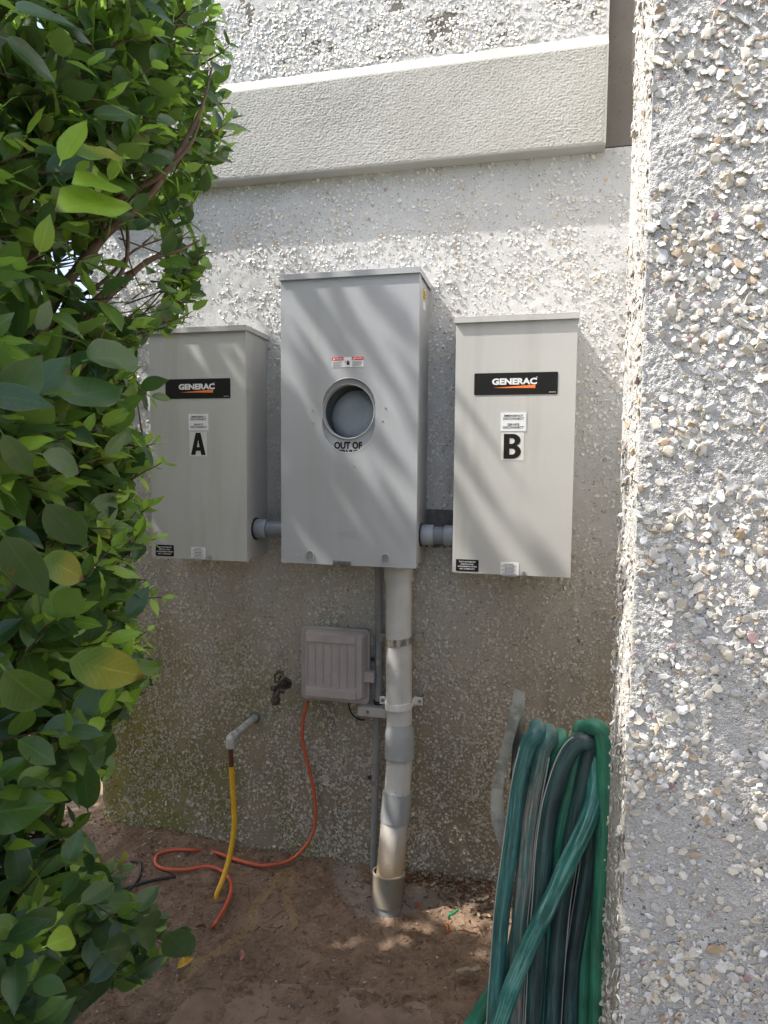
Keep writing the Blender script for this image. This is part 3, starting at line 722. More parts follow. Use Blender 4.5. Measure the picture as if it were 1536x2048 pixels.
plate = part('window_plate', stand(outline([rrect(scx-sr-.01, scx+sr+.01, sb_-sr-.012, st_+sr+.012, .01), circ(cr)], .002), 0, PLY+.001, 0), M['meter_paint'], meter)
lathe_p = [(-.004, cr+.0032), (-.0055, cr+.001), (-.0045, cr-.001), (.0, cr-.001), (.022, cr-.001)]
part('window_collar', lathe(bmesh.new(), lathe_p, (cc.x, PLY, cc.z), (0, 1, 0), 56, False), M['meter_paint'], meter, True)
part('meter_cup', sjoin([lathe(bmesh.new(), [(0, .02), (.0, cr*1.25), (-.05, cr*1.25)], (cc.x-.01, PLY+.11, cc.z), (0, 1, 0), 48, False), bx(cc.x-cr*1.6, cc.x+cr*1.6, PLY+.112, PLY+.114, cc.z-cr*1.6, cc.z+cr*1.6)]), M['cup'], meter, True)
part('inner_dome', sjoin([lathe(bmesh.new(), [(0, .001), (.002, cr*.65), (.009, cr*1.0), (.02, cr*1.1), (.05, cr*1.1)], (cc.x+.012, PLY+.050, cc.z-.014), (0, 1, 0), 48, False)]), M['dome'], meter, True)
'''
        lathe(bmesh.new(), [(0, cr*.86), (.02, cr*.9), (.045, cr*.9)], (cc.x+.012, PLY+.062, cc.z-.008), (0, 1, 0), 48, False),
'''
a, b2 = P(674, 885, PLY), P(718.5, 898, PLY)
part('window_lettering', sjoin([text_bm('OUT OF', (a.z-b2.z)*1.42, (a.x+b2.x)/2, PLY-.0004, (a.z+b2.z)/2, .86, .0012),
      text_bm('SERVICE', (a.z-b2.z)*1.42, (a.x+b2.x)/2, PLY-.0004, (a.z+b2.z)/2-.0242, .86, .0012)]), M['ink'], plate)
part('rain_cap', sjoin([bx(mx0-.003, mx1+.003, YF-.007, -.001, mz1-.0015, mz1+.001, bev=.0006), bx(mx0-.003, mx1+.003, YF-.007, YF-.005, mz1-.017, mz1-.0015, bev=.0006),
            bx(mx0-.003, mx0-.001, YF-.005, -.001, mz1-.017, mz1-.0015), bx(mx1+.001, mx1+.003, YF-.005, -.001, mz1-.017, mz1-.0015)]), M['meter_paint'], meter)
st, (x0, x1, z0, z1) = sticker('danger_sticker', (664, 715), (727, 733.5), YF, M['white'], meter, .0008, .001)
w = x1-x0; h = z1-z0
for u, s in ((0, 'DANGER'), (.63, 'PELIGRO')):
    part('red_header', bx(x0+w*u, x0+w*(u+.37), YF-.0012, YF-.0009, z1-h*.33, z1), M['red'], st)
    part('header_word', text_bm('▲ '.replace('▲ ', '')+s, h*.22, x0+w*(u+.21), YF-.0014, z1-h*.17, 1.0, .00006), M['white'], st)
    part('header_triangle', stand(outline([[(x0+w*(u+.03), z1-h*.27), (x0+w*(u+.09), z1-h*.27), (x0+w*(u+.06), z1-h*.08)]], .0004), 0, YF-.0013, 0), M['white'], st)
    part('fine_print', sjoin([bx(x0+w*(u+.02), x0+w*(u+random.uniform(.24, .35)), YF-.0012, YF-.0009, z0+h*(.08+.11*k), z0+h*(.12+.11*k)) for k in range(5)]), M['greyink'], st)
hx, hz = x0+w*.52, z0+h*.42
part('hand_symbol', sjoin([bx(hx-.0045, hx+.004, YF-.0013, YF-.0009, hz-.006, hz+.002), bx(hx-.0045, hx-.003, YF-.0013, YF-.0009, hz+.002, hz+.0062), bx(hx-.0022, hx-.0007, YF-.0013, YF-.0009, hz+.002, hz+.0075),
     bx(hx+.0001, hx+.0016, YF-.0013, YF-.0009, hz+.002, hz+.0068), bx(hx+.0024, hx+.0038, YF-.0013, YF-.0009, hz+.002, hz+.0052), bx(hx-.009, hx-.0075, YF-.0013, YF-.0009, hz-.001, hz+.005)]), M['ink'], st)
for q in ((771, 816), (765.5, 842), (685, 931), (709, 932.5), (625.5, 821), (626.5, 847)):
    c = P(*q, YF); part('rivet', lathe(bmesh.new(), [(-.0018, .0006), (-.0012, .0024), (0.0005, .0028)], (c.x, YF, c.z), (0, 1, 0), 12), M['zinc'], meter, True)
for q in ((647.5, 1112), (680, 1112), (708, 1111), (739, 1112), (593, 1111), (800, 1113)):
    c = P(*q, YF); part('dimple', lathe(bmesh.new(), [(-.0012, .0004), (-.0008, .0022), (0.0004, .003)], (c.x, YF, c.z), (0, 1, 0), 12), M['meter_paint'], meter, True)
for q0, q1 in (((611, 1100), (628.5, 1120)), ((761.5, 1106), (779, 1127))):      # louvre-like drawn pockets
    a, b2 = P(*q0, YF), P(*q1, YF); w = b2.x-a.x; h = a.z-b2.z; cx_ = (a.x+b2.x)/2; zt = a.z-w/2
    arch = [(cx_+w/2*math.cos(PI*k/12), zt+w/2*math.sin(PI*k/12)) for k in range(13)] + [(a.x, b2.z), (b2.x, b2.z)]
    inn = [(cx_+(x-cx_)*.78, b2.z+(z-b2.z)*.84+.0015) for x, z in arch]
    pk = part('drawn_pocket', stand(outline([arch, inn], .0022), 0, YF-.001, 0), M['meter_paint'], meter)
    bm = bmesh.new(); f1 = [bm.verts.new((x, YF-.0004 - .0045*max(0, 1-(zt+w*.4-z)/h*1.1)*0 - .004*((b2.z+h-z)/h if False else 0), z)) for x, z in inn]; bm.faces.new(f1)
    part('pocket_floor', bm, M['pvc_thin'], pk)  # flush floor in darker grey stands for the pocket's shade
a, b2 = P(673, 1063, YF), P(720, 1076, YF)
part('embossed_mark', sjoin([bx(a.x, b2.x, YF-.0008, YF+.001, a.z-.0012, a.z, bev=.0003), bx(a.x, b2.x, YF-.0008, YF+.001, b2.z, b2.z+.0012, bev=.0003)] +
     [bx(a.x+(b2.x-a.x)*(.12+.13*k), a.x+(b2.x-a.x)*(.19+.13*k), YF-.0008, YF+.001, b2.z+.005+.001*(k % 2), a.z-.005, bev=.0003) for k in range(6)]), M['meter_paint'], meter)
a, b2 = P(667, 1121, YF), P(702, 1130.5, YF)
part('latch', sjoin([bx(a.x, b2.x, YF-.006, YF-.0005, b2.z, a.z, bev=.0012), lathe(bmesh.new(), [(0, .0042), (.008, .0042)], (a.x+.006, YF-.010, (a.z+b2.z)/2), (0, 1, 0), 14)]), M['dark_zinc'], meter)
rg = P(690, 1137, YF+.01); bm = bmesh.new(); tube(bm, [rg + Vector((.0075*math.cos(a_), 0, .0075*math.sin(a_))) for a_ in np.linspace(0, 2*PI, 25)], .0012, 6, False)
part('seal_ring', bm, M['dark_zinc'], meter, True)
y0_, y1_ = -.115, -.075
za, zb = P(851, 580, -.095).z, P(851, 599, -.095).z
ys1 = part('side_sticker', bx(mx1-.0039, mx1-.0030, y0_, y1_+.004, zb, za), M['yellow'], meter)
part('side_mark', sjoin([bx(mx1-.0029, mx1-.0026, y0_+.006, y1_-.004, zb+(za-zb)*k, zb+(za-zb)*(k+.13)) for k in (.15, .45, .72)]), M['ink'], ys1)
part('side_sticker', bx(mx1-.0039, mx1-.0030, y0_, y1_, zb-.032, zb-.008), M['white'], meter)['label'] = 'small white sticker on the side of the meter box'
ys1['label'] = 'small yellow sticker on the side of the meter box'

# ---- horizontal conduits
def hconduit(x0, x1, z, Y, sleeves, label):
    t = thing('short_conduit', label, 'conduit', (x0, Y, z), 'short grey conduits joining the boxes')
    part('pipe', lathe(bmesh.new(), [(0, .0275), (x1-x0, .0275)], (x0, Y, z), (1, 0, 0), 32), M['pvc_dark'], t, True)
    for a, b in sleeves:
        part('coupling', lathe(bmesh.new(), [(0, .0285), (0, .0315), (.0015, .0325), (b-a-.0015, .0325), (b-a, .0315), (b-a, .0285)], (a, Y, z), (1, 0, 0), 32, False), M['pvc_mid'], t, True)
    for s_, c in ((1, x0), (-1, x1)):
        part('locknut', lathe(bmesh.new(), [(0, .02), (0, .0375), (.004*s_, .0375), (.004*s_, .02)], (c, Y, z), (1, 0, 0), 12, False), M['black_rubber'], t)
ca = P(513, 1057, -.10); axr = AX+.3432-.003
hconduit(axr, mx0+.004, ca.z, -.10, ((axr+.004, P(536, 1057, -.1).x),), 'short grey conduit with one coupling between box A and the meter box')
cb = P(860, 1070, -.10)
hconduit(mx1-.004, .003, cb.z, -.10, ((mx1+.000, P(868, 1070, -.1).x), (P(889, 1070, -.1).x, .002)), 'short grey conduit with two couplings between the meter box and box B')

# ---- vertical service conduit (bent, three couplings)
def yv(py): return -.10 if py < 1440 else -.10 - .115*(py-1440)/(1855-1440)
def vc(px, py): return P(px, py, yv(py))
riser = thing('service_conduit', 'thick weathered pale conduit running from the meter box down into the soil', 'conduit', vc(797, 1500))
k_ = 2.05/FPX
def seg_tube(nm, q, rpx, mat, sm=True, taper=None):
    pts = catmull([vc(*p) for p in q], 6); bm = bmesh.new()
    if callable(rpx): tube(bm, pts, rpx, 36)
    else: tube(bm, pts, rpx*k_, 36)
    return part(nm, bm, mat, riser, True)
seg_tube('coupling', ((797, 1128), (797, 1145), (797, 1161)), 30, M['pipe'])
seg_tube('pipe_length', ((797, 1150), (797.5, 1300), (798.5, 1420), (799, 1450)), 27, M['pipe'])
def bell(u):
    r = 27 if u < .12 else (27 + (31-27)*min(1, (u-.12)/.2)); return r*k_
seg_tube('bell_coupling', ((799, 1440), (799.5, 1480), (799, 1516.5)), bell, M['pipe_grey'])
seg_tube('pipe_length', ((799, 1505), (797.5, 1540), (794.5, 1590)), 27, M['pipe'])
seg_tube('coupling', ((795, 1583), (792.5, 1612), (789.5, 1642)), 30.5, M['pipe_grey'])
seg_tube('pipe_length', ((790, 1630), (785, 1690), (778.5, 1760)), 28, M['pipe'])
bm = bmesh.new(); p0, p1 = vc(777.5, 1744), vc(774.5, 1806); d = (p1-p0); Ld = d.length
lathe(bm, [(.06, 29*k_), (0, 30.5*k_), (0, 33.2*k_), (Ld, 31.5*k_), (Ld, 28*k_), (.07, 28*k_)], p0, d, 40, False)
part('collar', bm, M['pipe_tan'], riser, True)
bm = bmesh.new(); lathe(bm, [(-.0015, 30.6*k_), (-.0015, 33.5*k_), (.003, 33.5*k_), (.003, 30.6*k_)], p0, d, 40, False)
part('collar_rim', bm, M['pipe'], riser, True)
seg_tube('buried_length', ((775, 1795), (775, 1830), (776, 1895)), 28.3, M['pipe_low'])
def strap(px, py, mat, label, width, w2=None):
    c = P(px, py, -.10); r = 27.8*k_; t = thing('pipe_strap', label, 'pipe strap', c, 'straps on the thick conduit')
    for nm, yy in (('strap_band', 0),):
        bm = bmesh.new(); ring = []
        path = [Vector((c.x+r*math.cos(a_), c.y-r*math.sin(a_)*1.0, c.z+.004*math.cos(a_))) for a_ in np.linspace(-.7, PI+.7, 30)]
        o_ = []
        for s_ in (-1, 1):
            o_.append([[bm.verts.new(p_ + (p_-Vector((c.x, c.y, p_.z))).normalized()*q_ + Vector((0, 0, s_*width/2))) for q_ in (0, .0025)] for p_ in path])
        for i in range(len(path)-1):
            A, B, C_, D_ = o_[0][i], o_[0][i+1], o_[1][i], o_[1][i+1]
            bm.faces.new((A[1], B[1], D_[1], C_[1])); bm.faces.new((A[0], C_[0], D_[0], B[0])); bm.faces.new((A[0], B[0], B[1], A[1])); bm.faces.new((C_[0], C_[1], D_[1], D_[0]))
        part(nm, bm, mat, t, True)
    for s_ in (1, -1):
        xx = c.x + s_*(r+.001); ear = sjoin([bx(min(xx, xx+s_*.028), max(xx, xx+s_*.028), c.y+.030, c.y+.033, c.z-width*.62+.004*s_, c.z+width*.62+.004*s_, bev=.0012),
              bx(xx-.0015, xx+.0015, c.y-.005, c.y+.033, c.z-width/2+.004*s_, c.z+width/2+.004*s_)])
        part('strap_ear', ear, mat, t)
        sc_ = part('strap_screw', lathe(bmesh.new(), [(-.003, .001), (-.003, .0055), (.0, .0065), (.066, .003)], (xx+s_*.018, c.y+.030, c.z+.004*s_), (0, 1, 0), 14), M['zinc'], t, True)
    return t
strap(798, 1280, M['zinc'], 'shiny galvanised strap round the upper part of the thick conduit', .0135*1.5)
strap(798, 1408, M['pipe_white'], 'white strap round the thick conduit beside the grey bracket', .0135*1.6)
# ---- thin conduit behind
thin = thing('thin_conduit', 'thin grey conduit running down the wall behind the thick one', 'conduit', P(757, 1300, -.03))
part('pipe_length', tube(bmesh.new(), [P(757, 1110, -.03), P(757.5, 1250, -.03), P(757, 1402, -.03)], .0122, 18), M['pvc_thin'], thin, True)
part('pipe_length', tube(bmesh.new(), catmull([P(753, 1432, -.03), P(751, 1560, -.032), P(748, 1680, -.035), P(747, 1800, -.04)], 5), .0115, 18), M['pvc_thin'], thin, True)
for px_, py_, lb in ((757, 1323, 'small zinc strap on the thin conduit beside the plastic enclosure'), (750.5, 1563, 'small zinc strap low on the thin conduit')):
    c = P(px_, py_, -.03); t = thing('small_strap', lb, 'pipe strap', c, 'small straps on the thin conduit')
    part('strap_band', lathe(bmesh.new(), [(-.009, .0125), (-.009, .0142), (-.007, .0146), (-.0025, .0138), (.0025, .0138), (.007, .0146), (.009, .0142), (.009, .0125)], c, (0, 0, 1), 20, False), M['zinc'], t, True)
    part('strap_ear', bx(c.x-.036, c.x-.011, -.0075, -.0045, c.z-.009, c.z+.009, bev=.001), M['dark_zinc'], t)
    part('strap_screw', lathe(bmesh.new(), [(-.002, .001), (-.002, .005), (.002, .006), (.008, .002)], (c.x-.026, -.0085, c.z), (0, 1, 0), 12), M['black_rubber'], t, True)
# ---- bracket box joining the two
a, b2 = P(715, 1414, -.075), P(774, 1438, -.075)
br = thing('strut_bracket', 'short grey channel bracket between the enclosure and the thick conduit', 'bracket', (a.x, 0, b2.z))
part('channel', bx(a.x, b2.x+.01, -.075, -.004, b2.z, a.z, bev=.003), M['bracket'], br)
c = P(735, 1424, -.075)
part('bracket_screw', lathe(bmesh.new(), [(-.002, .001), (-.002, .0045), (.001, .0055)], (c.x, -.0755, c.z), (0, 1, 0), 14), M['dark_zinc'], br, True)
part('conduit_socket', lathe(bmesh.new(), [(0, .010), (0, .016), (.012, .016), (.012, .0124)], (P(757, 1408, -.03).x, -.03, a.z), (0, 0, 1), 20, False), M['black_rubber'], br, True)

# ---- taupe plastic enclosure
e0, e1 = P(604, 1253, -.045), P(737, 1408, -.045)
enc = thing('utility_enclosure', 'taupe ribbed plastic utility enclosure low on the wall left of the conduits', 'enclosure', (e0.x, 0, e1.z))
part('base', sjoin([stand(outline([rrect(e0.x, e1.x, e1.z, e0.z, .016, 6)], .006, .003), 0, -.040, 0), stand(outline([rrect(e0.x+.004, e1.x-.004, e1.z+.004, e0.z-.004, .014, 6)], .030), 0, -.018, 0)]), M['enclosure'], enc, True)
l0, l1 = P(608, 1262, -.085), P(725, 1402, -.085)
bm = bmesh.new(); lo = rrect(l0.x-.004, l1.x+.006, l1.z-.004, l0.z+.004, .012, 6); hi = rrect(l0.x+.002, l1.x-.002, l1.z+.002, l0.z-.002, .010, 6); hi2 = rrect(l0.x+.005, l1.x-.005, l1.z+.005, l0.z-.005, .009, 6)
rr = [[bm.verts.new((x, y, z)) for x, z in o_] for o_, y in ((lo, -.046), (hi, -.080), (hi2, -.085))]
for i in range(2):
    for k in range(len(lo)): bm.faces.new((rr[i][k], rr[i][(k+1) % len(lo)], rr[i+1][(k+1) % len(lo)], rr[i+1][k]))
bm.faces.new(rr[2]); lid = part('lid', bm, M['enclosure'], enc, True)
r0, r1_ = P(614.5, 1285, -.086), P(710, 1376, -.086)
for k in range(7):
    xk = r0.x + (r1_.x-r0.x)*k/6; part('rib', bx(xk-.0011, xk+.0011, -.0895, -.0849, r1_.z, r0.z, bev=.0007), M['enclosure'], lid)
for q0, q1 in (((613, 1266), (711.5, 1289)), ((611, 1373), (711.5, 1400))):
    a, b2 = P(*q0, -.086), P(*q1, -.086); bd = part('raised_band', bx(a.x, b2.x, -.0905, -.0849, b2.z, a.z, bev=.0015), M['enclosure'], lid)
    h = a.z-b2.z
a, b2 = P(632, 1271, -.09), P(690, 1284, -.09)
part('embossed_oval', sjoin([tube(bmesh.new(), [Vector(((a.x*.7+b2.x*.3)+.028*math.cos(t_)-.004, -.0907, (a.z+b2.z)/2+.0065*math.sin(t_))) for t_ in np.linspace(0, 2*PI, 25)], .0008, 6, False)] +
     [tube(bmesh.new(), [Vector((a.x+.012+.0095*k+.0035*math.cos(t_), -.0907, (a.z+b2.z)/2+.0035*math.sin(t_))) for t_ in np.linspace(0, 2*PI, 11)], .0007, 5, False) for k in range(7)]), M['enclosure'], lid)
ov = P(625, 1387, -.09); part('embossed_ring', tube(bmesh.new(), [ov+Vector((.013*math.cos(t_), -.001, .007*math.sin(t_))) for t_ in np.linspace(0, 2*PI, 21)], .0008, 6, False), M['enclosure'], lid)
h0, h1 = P(722, 1342, -.06), P(749, 1364, -.06)
part('hasp', sjoin([bx(h0.x, h1.x, -.070, -.066, h1.z, h0.z, bev=.001), bx(h0.x, h1.x, -.066, -.045, h0.z-.004, h0.z, bev=.001), bx(h0.x, h1.x, -.066, -.045, h1.z, h1.z+.004, bev=.001), bx(h1.x-.004, h1.x, -.066, -.045, h1.z+.004, h0.z-.004, bev=.001)]), M['enclosure'], enc)
tag(part('lead_wire', tube(bmesh.new(), catmull([P(696, 1404, -.03), P(702, 1425, -.02), P(716, 1438, -.012), P(730, 1440, -.01)], 6), .0026, 8), M['black_rubber'], enc, True))

# ---- garden tap
tap = thing('garden_tap', 'dark tarnished garden tap on the wall left of the plastic enclosure', 'tap', P(568, 1370, 0))
w0 = P(572, 1366, 0); b0 = P(570, 1366, -.06)
part('wall_shank', lathe(bmesh.new(), [(0, .022), (.004, .022), (.006, .012), (.05, .012), (.05, .016), (.062, .016)], (w0.x, .001, w0.z), (0, -1, 0), 20), M['faucet'], tap, True)
part('tap_body', sjoin([tube(bmesh.new(), catmull([(w0.x, -.05, w0.z), (w0.x-.002, -.075, w0.z-.003), (w0.x-.004, -.085, w0.z-.016), (w0.x-.004, -.086, w0.z-.03)], 5), .0125, 16),
     lathe(bmesh.new(), [(0, .0145), (.006, .0165), (.012, .0165), (.014, .0145), (.02, .0148), (.022, .013)], (w0.x-.004, -.086, w0.z-.024), (0, 0, -1), 20),
     tube(bmesh.new(), [Vector((w0.x-.002, -.068, w0.z)), Vector((w0.x-.012, -.094, w0.z+.012))], .009, 14)]), M['faucet'], tap, True)
wc = P(558, 1354, -.115); nrm_ = Vector((-.38, -.8, .45)).normalized(); uu = nrm_.cross(Vector((0, 0, 1))).normalized(); vv = nrm_.cross(uu)
bm = bmesh.new(); tube(bm, [wc + (uu*math.cos(a_)+vv*math.sin(a_))*(.0195+.0022*math.cos(a_*6)) for a_ in np.linspace(0, 2*PI, 49)], .0042, 8, False)
for k in range(4):
    a_ = k*PI/2+.3; tube(bm, [wc, wc+(uu*math.cos(a_)+vv*math.sin(a_))*.019], .0026, 6)
part('handwheel', bm, M['faucet'], tap, True)
part('wheel_nut', lathe(bmesh.new(), [(-.006, .003), (-.006, .0075), (.004, .0085)], wc, -nrm_, 12), M['faucet_rim'], tap, True)
part('vacuum_breaker', tube(bmesh.new(), [Vector((w0.x+.004, -.07, w0.z)), Vector((w0.x+.022, -.065, w0.z-.006))], .0085, 12), M['faucet'], tap, True)

# ---- gas riser: stub, elbow, nut, sleeve, yellow tube
s0, s1 = P(511, 1434, 0), P(463, 1475, -.165)
gas = thing('gas_line', 'white-painted pipe stub turning down into a rusty sleeve and yellow gas tube', 'gas pipe', (s0.x, 0, s0.z))
part('stub_pipe', tube(bmesh.new(), [s0+Vector((0, .01, 0)), s1], .0125, 18), M['stub'], gas, True)
part('wall_hole', lathe(bmesh.new(), [(-.004, .0125), (-.004, .0185), (.0, .022)], (s0.x, -.002, s0.z), (0, 1, 0), 14, False), M['recess_tone'], gas, True)
s2 = P(460.5, 1488, -.172)
part('elbow', tube(bmesh.new(), catmull([s1+Vector((0, .025, .0)), s1+Vector((-.001, -.003, -.001)), s2+Vector((0, 0, .004)), s2+Vector((0, 0, -.012))], 6), .0148, 18), M['stub'], gas, True)
s3 = P(460.5, 1493, -.172)
part('brass_nut', lathe(bmesh.new(), [(.012, .010), (.009, .014), (-.004, .0135), (-.008, .009)], s3, (0, 0, 1), 6), M['brass'], gas)
part('rusty_sleeve', tube(bmesh.new(), [P(461, 1492, -.172), P(463, 1537, -.172)], .0082, 14), M['rust'], gas, True)
gfoot = G(434, 1790, 0)
part('yellow_tube', tube(bmesh.new(), catmull([P(463, 1533, -.172), P(466, 1590, -.175), P(468.5, 1650, -.185), P(461, 1705, -.205), P(447, 1755, -.235), P(434, 1788, gfoot.y), P(431, 1808, gfoot.y)], 8), .0088, 14), M['gas'], gas, True)

# ---- orange cable
gz = .010
cp_ = [P(615, 1404, -.03), P(607, 1438, -.03), P(605, 1480, -.022), P(616, 1530, -.02), P(627, 1580, -.02), P(631, 1622, -.022), P(627, 1662, -.03)]
grd = [(611, 1694), (580, 1720), (530, 1731), (482, 1722), (436, 1706)]
cp_ += [P(611, 1692, -.05)] + [G(*q, gz+.006) for q in grd[1:]]
cp_ += [G(415, 1702, -.004)] + [G(*q, gz+.008) for q in ((385, 1700), (345, 1702), (316, 1713), (312, 1728), (332, 1738), (372, 1739), (412, 1733), (442, 1740), (461, 1762), (461, 1788), (450, 1815), (431, 1846))] + [G(424, 1858, -.02)]
def onground(p): return Vector((p.x, min(p.y, -.012), p.z))
cp_ = [onground(p) for p in cp_]
for i in range(8, len(cp_)-1):
    if i != 12: cp_[i].z = max(cp_[i].z, gh(cp_[i].x, cp_[i].y) + .006)
tag(link('orange_cable', None)) if False else None
bm = tube(bmesh.new(), catmull(cp_, 8), .0058, 12)
tag(part('orange_cable', bm, M['cord'], None, True), 'red-orange cable hanging from the plastic enclosure and looping across the soil', 'cable')
for pts_, lb in (([(205, 1792), (250, 1779), (300, 1764), (352, 1752)], 'straight black cable lying on the soil by the low shrub'), ([(262, 1727), (281, 1735), (278, 1760), (252, 1786), (225, 1800)], 'hooked black cable end crossing the straight one on the soil')):
    q = [G(*p_, .012) for p_ in pts_]
    for v in q: v.z = gh(v.x, v.y) + .006
    tag(part('black_cable', tube(bmesh.new(), catmull(q, 8), .0045, 10), M['black_rubber'], None, True), lb, 'cable')
w_ = thing('wire_end', 'green and orange wire end sticking out of the soil right of the thick conduit', 'wire', G(895, 1862, 0))
q = G(897, 1862, 0)
part('orange_sheath', tube(bmesh.new(), [q+Vector((0, 0, -.01)), P(896, 1844, q.y)], .004, 10), M['orange_wire'], w_, True)
part('green_lead', tube(bmesh.new(), catmull([P(897, 1838, q.y), P(899, 1830, q.y), P(906, 1827, q.y-.004), P(916, 1819, q.y-.008)], 6), .0038, 10), M['green_wire'], w_, True)
part('bare_strand', tube(bmesh.new(), catmull([P(897, 1846, q.y), P(903, 1852, q.y-.01), P(911, 1860, q.y-.02)], 5), .0022, 6), M['scrap'], w_, True)

# ================================================================== HOSE AND HANGER
hang = thing('hose_hanger', 'weathered cast metal hose hanger with an upturned end flange beside the pier', 'hose hanger', (PX, PYB+.01, 1.0))
def hp(zx, zy, Y): return P(920+zx/2.935, 1350+zy/2.935, Y)
oy = -1.10
outer = [(322, 78), (296, 200), (268, 330), (238, 450), (208, 570), (186, 680), (178, 760), (186, 850), (205, 930), (232, 1010), (262, 1080)]
inner = [(368, 100), (362, 200), (330, 330), (296, 450), (268, 570), (252, 680), (252, 760), (262, 830), (285, 890), (310, 960), (335, 1030)]
bm = bmesh.new(); rows = []
for Y_, sh in ((oy-.012, 0), (oy+.012, 0)):
    rows.append(([bm.verts.new(hp(*q_, Y_)) for q_ in outer], [bm.verts.new(hp(*q_, Y_)) for q_ in inner]))
n_ = len(outer)
for i in range(n_-1):
    (fo, fi), (bo, bi) = rows
    bm.faces.new((fo[i], fi[i], fi[i+1], fo[i+1])); bm.faces.new((bo[i], bo[i+1], bi[i+1], bi[i])); bm.faces.new((fo[i], fo[i+1], bo[i+1], bo[i])); bm.faces.new((fi[i], bi[i], bi[i+1], fi[i+1]))
(fo, fi), (bo, bi) = rows; bm.faces.new((fo[0], bo[0], bi[0], fi[0])); bm.faces.new((fo[-1], fi[-1], bi[-1], bo[-1]))
bmesh.ops.bevel(bm, geom=[e for e in bm.edges if len(e.link_faces) == 2 and e.calc_face_angle(0) > .8], offset=.0022, segments=2, affect='EDGES')
part('end_flange', bm, M['hanger'], hang, True)
# curved web behind the flange
wo = [(372, 112), (374, 250), (372, 390), (345, 500), (330, 600), (318, 645)]; wi = [(350, 180), (325, 300), (310, 400), (302, 480), (298, 560), (292, 605)]
bm = bmesh.new(); ra = [bm.verts.new(hp(*q_, oy+.055)) for q_ in wo]; rb = [bm.verts.new(hp(*q_, oy+.008)) for q_ in wi]; rc = [bm.verts.new(hp(q_[0]+8, q_[1]+5, oy+.058)) for q_ in wo]; rd = [bm.verts.new(hp(q_[0]+8, q_[1]+5, oy+.012)) for q_ in wi]
for i in range(5):
    for a1, b1 in ((ra, rb), (rc, ra), (rd, rc), (rb, rd)): bm.faces.new((a1[i], a1[i+1], b1[i+1], b1[i]))
bm.faces.new((ra[0], rb[0], rd[0], rc[0])); bm.faces.new((ra[-1], rc[-1], rd[-1], rb[-1]))
part('flange_web', bm, M['hanger'], hang, True)
# saddle under the loops, and wall plate
sl_ = hp(300, 800, oy); sx0 = sl_.x; zt_ = hp(500, 420, oy).z - .02
bm = bmesh.new(); prev = None
for k in range(9):
    a_ = PI*k/8; yy = oy + .028 - .028*math.cos(a_); zz_ = zt_ - .04 + .022*math.sin(a_)
    cur = [bm.verts.new((sx0, yy, zz_)), bm.verts.new((PX+.05, yy, zz_)), bm.verts.new((PX+.05, yy*1.0, zz_-.004)), bm.verts.new((sx0, yy, zz_-.004))]
    if prev:
        for j in range(4): bm.faces.new((prev[j], prev[(j+1) % 4], cur[(j+1) % 4], cur[j]))
    else: bm.faces.new(cur)
    prev = cur
bm.faces.new(prev[::-1])
part('saddle', bm, M['hanger'], hang)
part('wall_plate', bx(PX+.02, PX+.075, PYB+.001, PYB+.006, zt_-.20, zt_+.0, bev=.002), M['hanger'], hang)
part('plate_arm', bx(PX+.052, PX+.060, PYB+.007, oy+.05, zt_-.10, zt_-.02, bev=.002), M['hanger'], hang)
# two hoses: each loop is a part of its hose
hose = thing('garden_hose', 'worn dark teal rubber garden hose coiled over the hanger beside the pier', 'hose', (.25, oy, .75), 'hoses coiled on the hanger')
hoseg = thing('garden_hose', 'brighter green vinyl garden hose coiled with the teal one, its outer loop against the pier', 'hose', (.32, oy, .75), 'hoses coiled on the hanger')
RP = 17.2/FPX                     # half-width per metre of distance
def loop(parent, mat, zpts, Y, r=None, stripe=None, back=True, topz=None, label=None):
    Ys = Y if hasattr(Y, '__len__') else [Y]*len(zpts)
    pts = [hp(*q_, y_) for q_, y_ in zip(zpts, Ys)]
    rad = r or .0128
    for p_ in pts:
        if p_.y < PYB+rad+.004 and p_.x > PX-.02: p_.y = PYB+rad+.004
    # run on below the frame, turn and come back up behind
    if back:
        e = pts[-1]; dd = (pts[-1]-pts[-2]).normalized()
        low = Vector((min(e.x+dd.x*.1, PX+.02), e.y+.01, .30+random.uniform(-.04, .04)))
        tp = pts[0]
        bk = tp.y+.085
        xr = tp.x
        pts = [Vector((xr, bk+.01, tp.z-.10)), Vector((xr, bk-.018, tp.z-.028)), tp + Vector((0, .028, .0))] + pts + [low+Vector((0, 0, .12)), low + Vector((.0, .03, -.02)), low + Vector((.004, .075, .06)), Vector((xr, bk+.012, .75))]
    path = catmull(pts, 7)
    bm = bmesh.new(); bm.verts.layers.float_vector.new('along'); tube(bm, path, lambda u: rad*(1+.025*math.sin(u*37)), 18, True, True)
    o = part('hose_loop', bm, mat, parent, True)
    if label: o['label'] = label
    if stripe is not None:
        tn = [(path[min(i+1, len(path)-1)]-path[max(i-1, 0)]).normalized() for i in range(len(path))]
        sp_ = []
        for p_, t_ in zip(path, tn):
            tc = (CAM-p_).normalized(); sd = t_.cross(Vector((0, -1, 0))); sd = sd.normalized() if sd.length > .2 else Vector((1, 0, 0)); fr = Vector((0, -1, 0)); fr = (fr - t_*fr.dot(t_)).normalized() if (fr - t_*fr.dot(t_)).length > .1 else fr
            sp_.append(p_ + (sd*math.sin(stripe) + fr*math.cos(stripe))*rad*1.02)
        part('stripe', tube(bmesh.new(), sp_[30:], .0011, 6), M['hose_stripe'], o, True)
    return o
f_ = oy
loop(hose, M['hose_teal'], [(450, 345), (405, 400), (372, 520), (345, 650), (318, 850), (290, 1050), (262, 1250), (240, 1450), (222, 1700), (208, 1900), (198, 2080)], f_-.030, stripe=1.1)
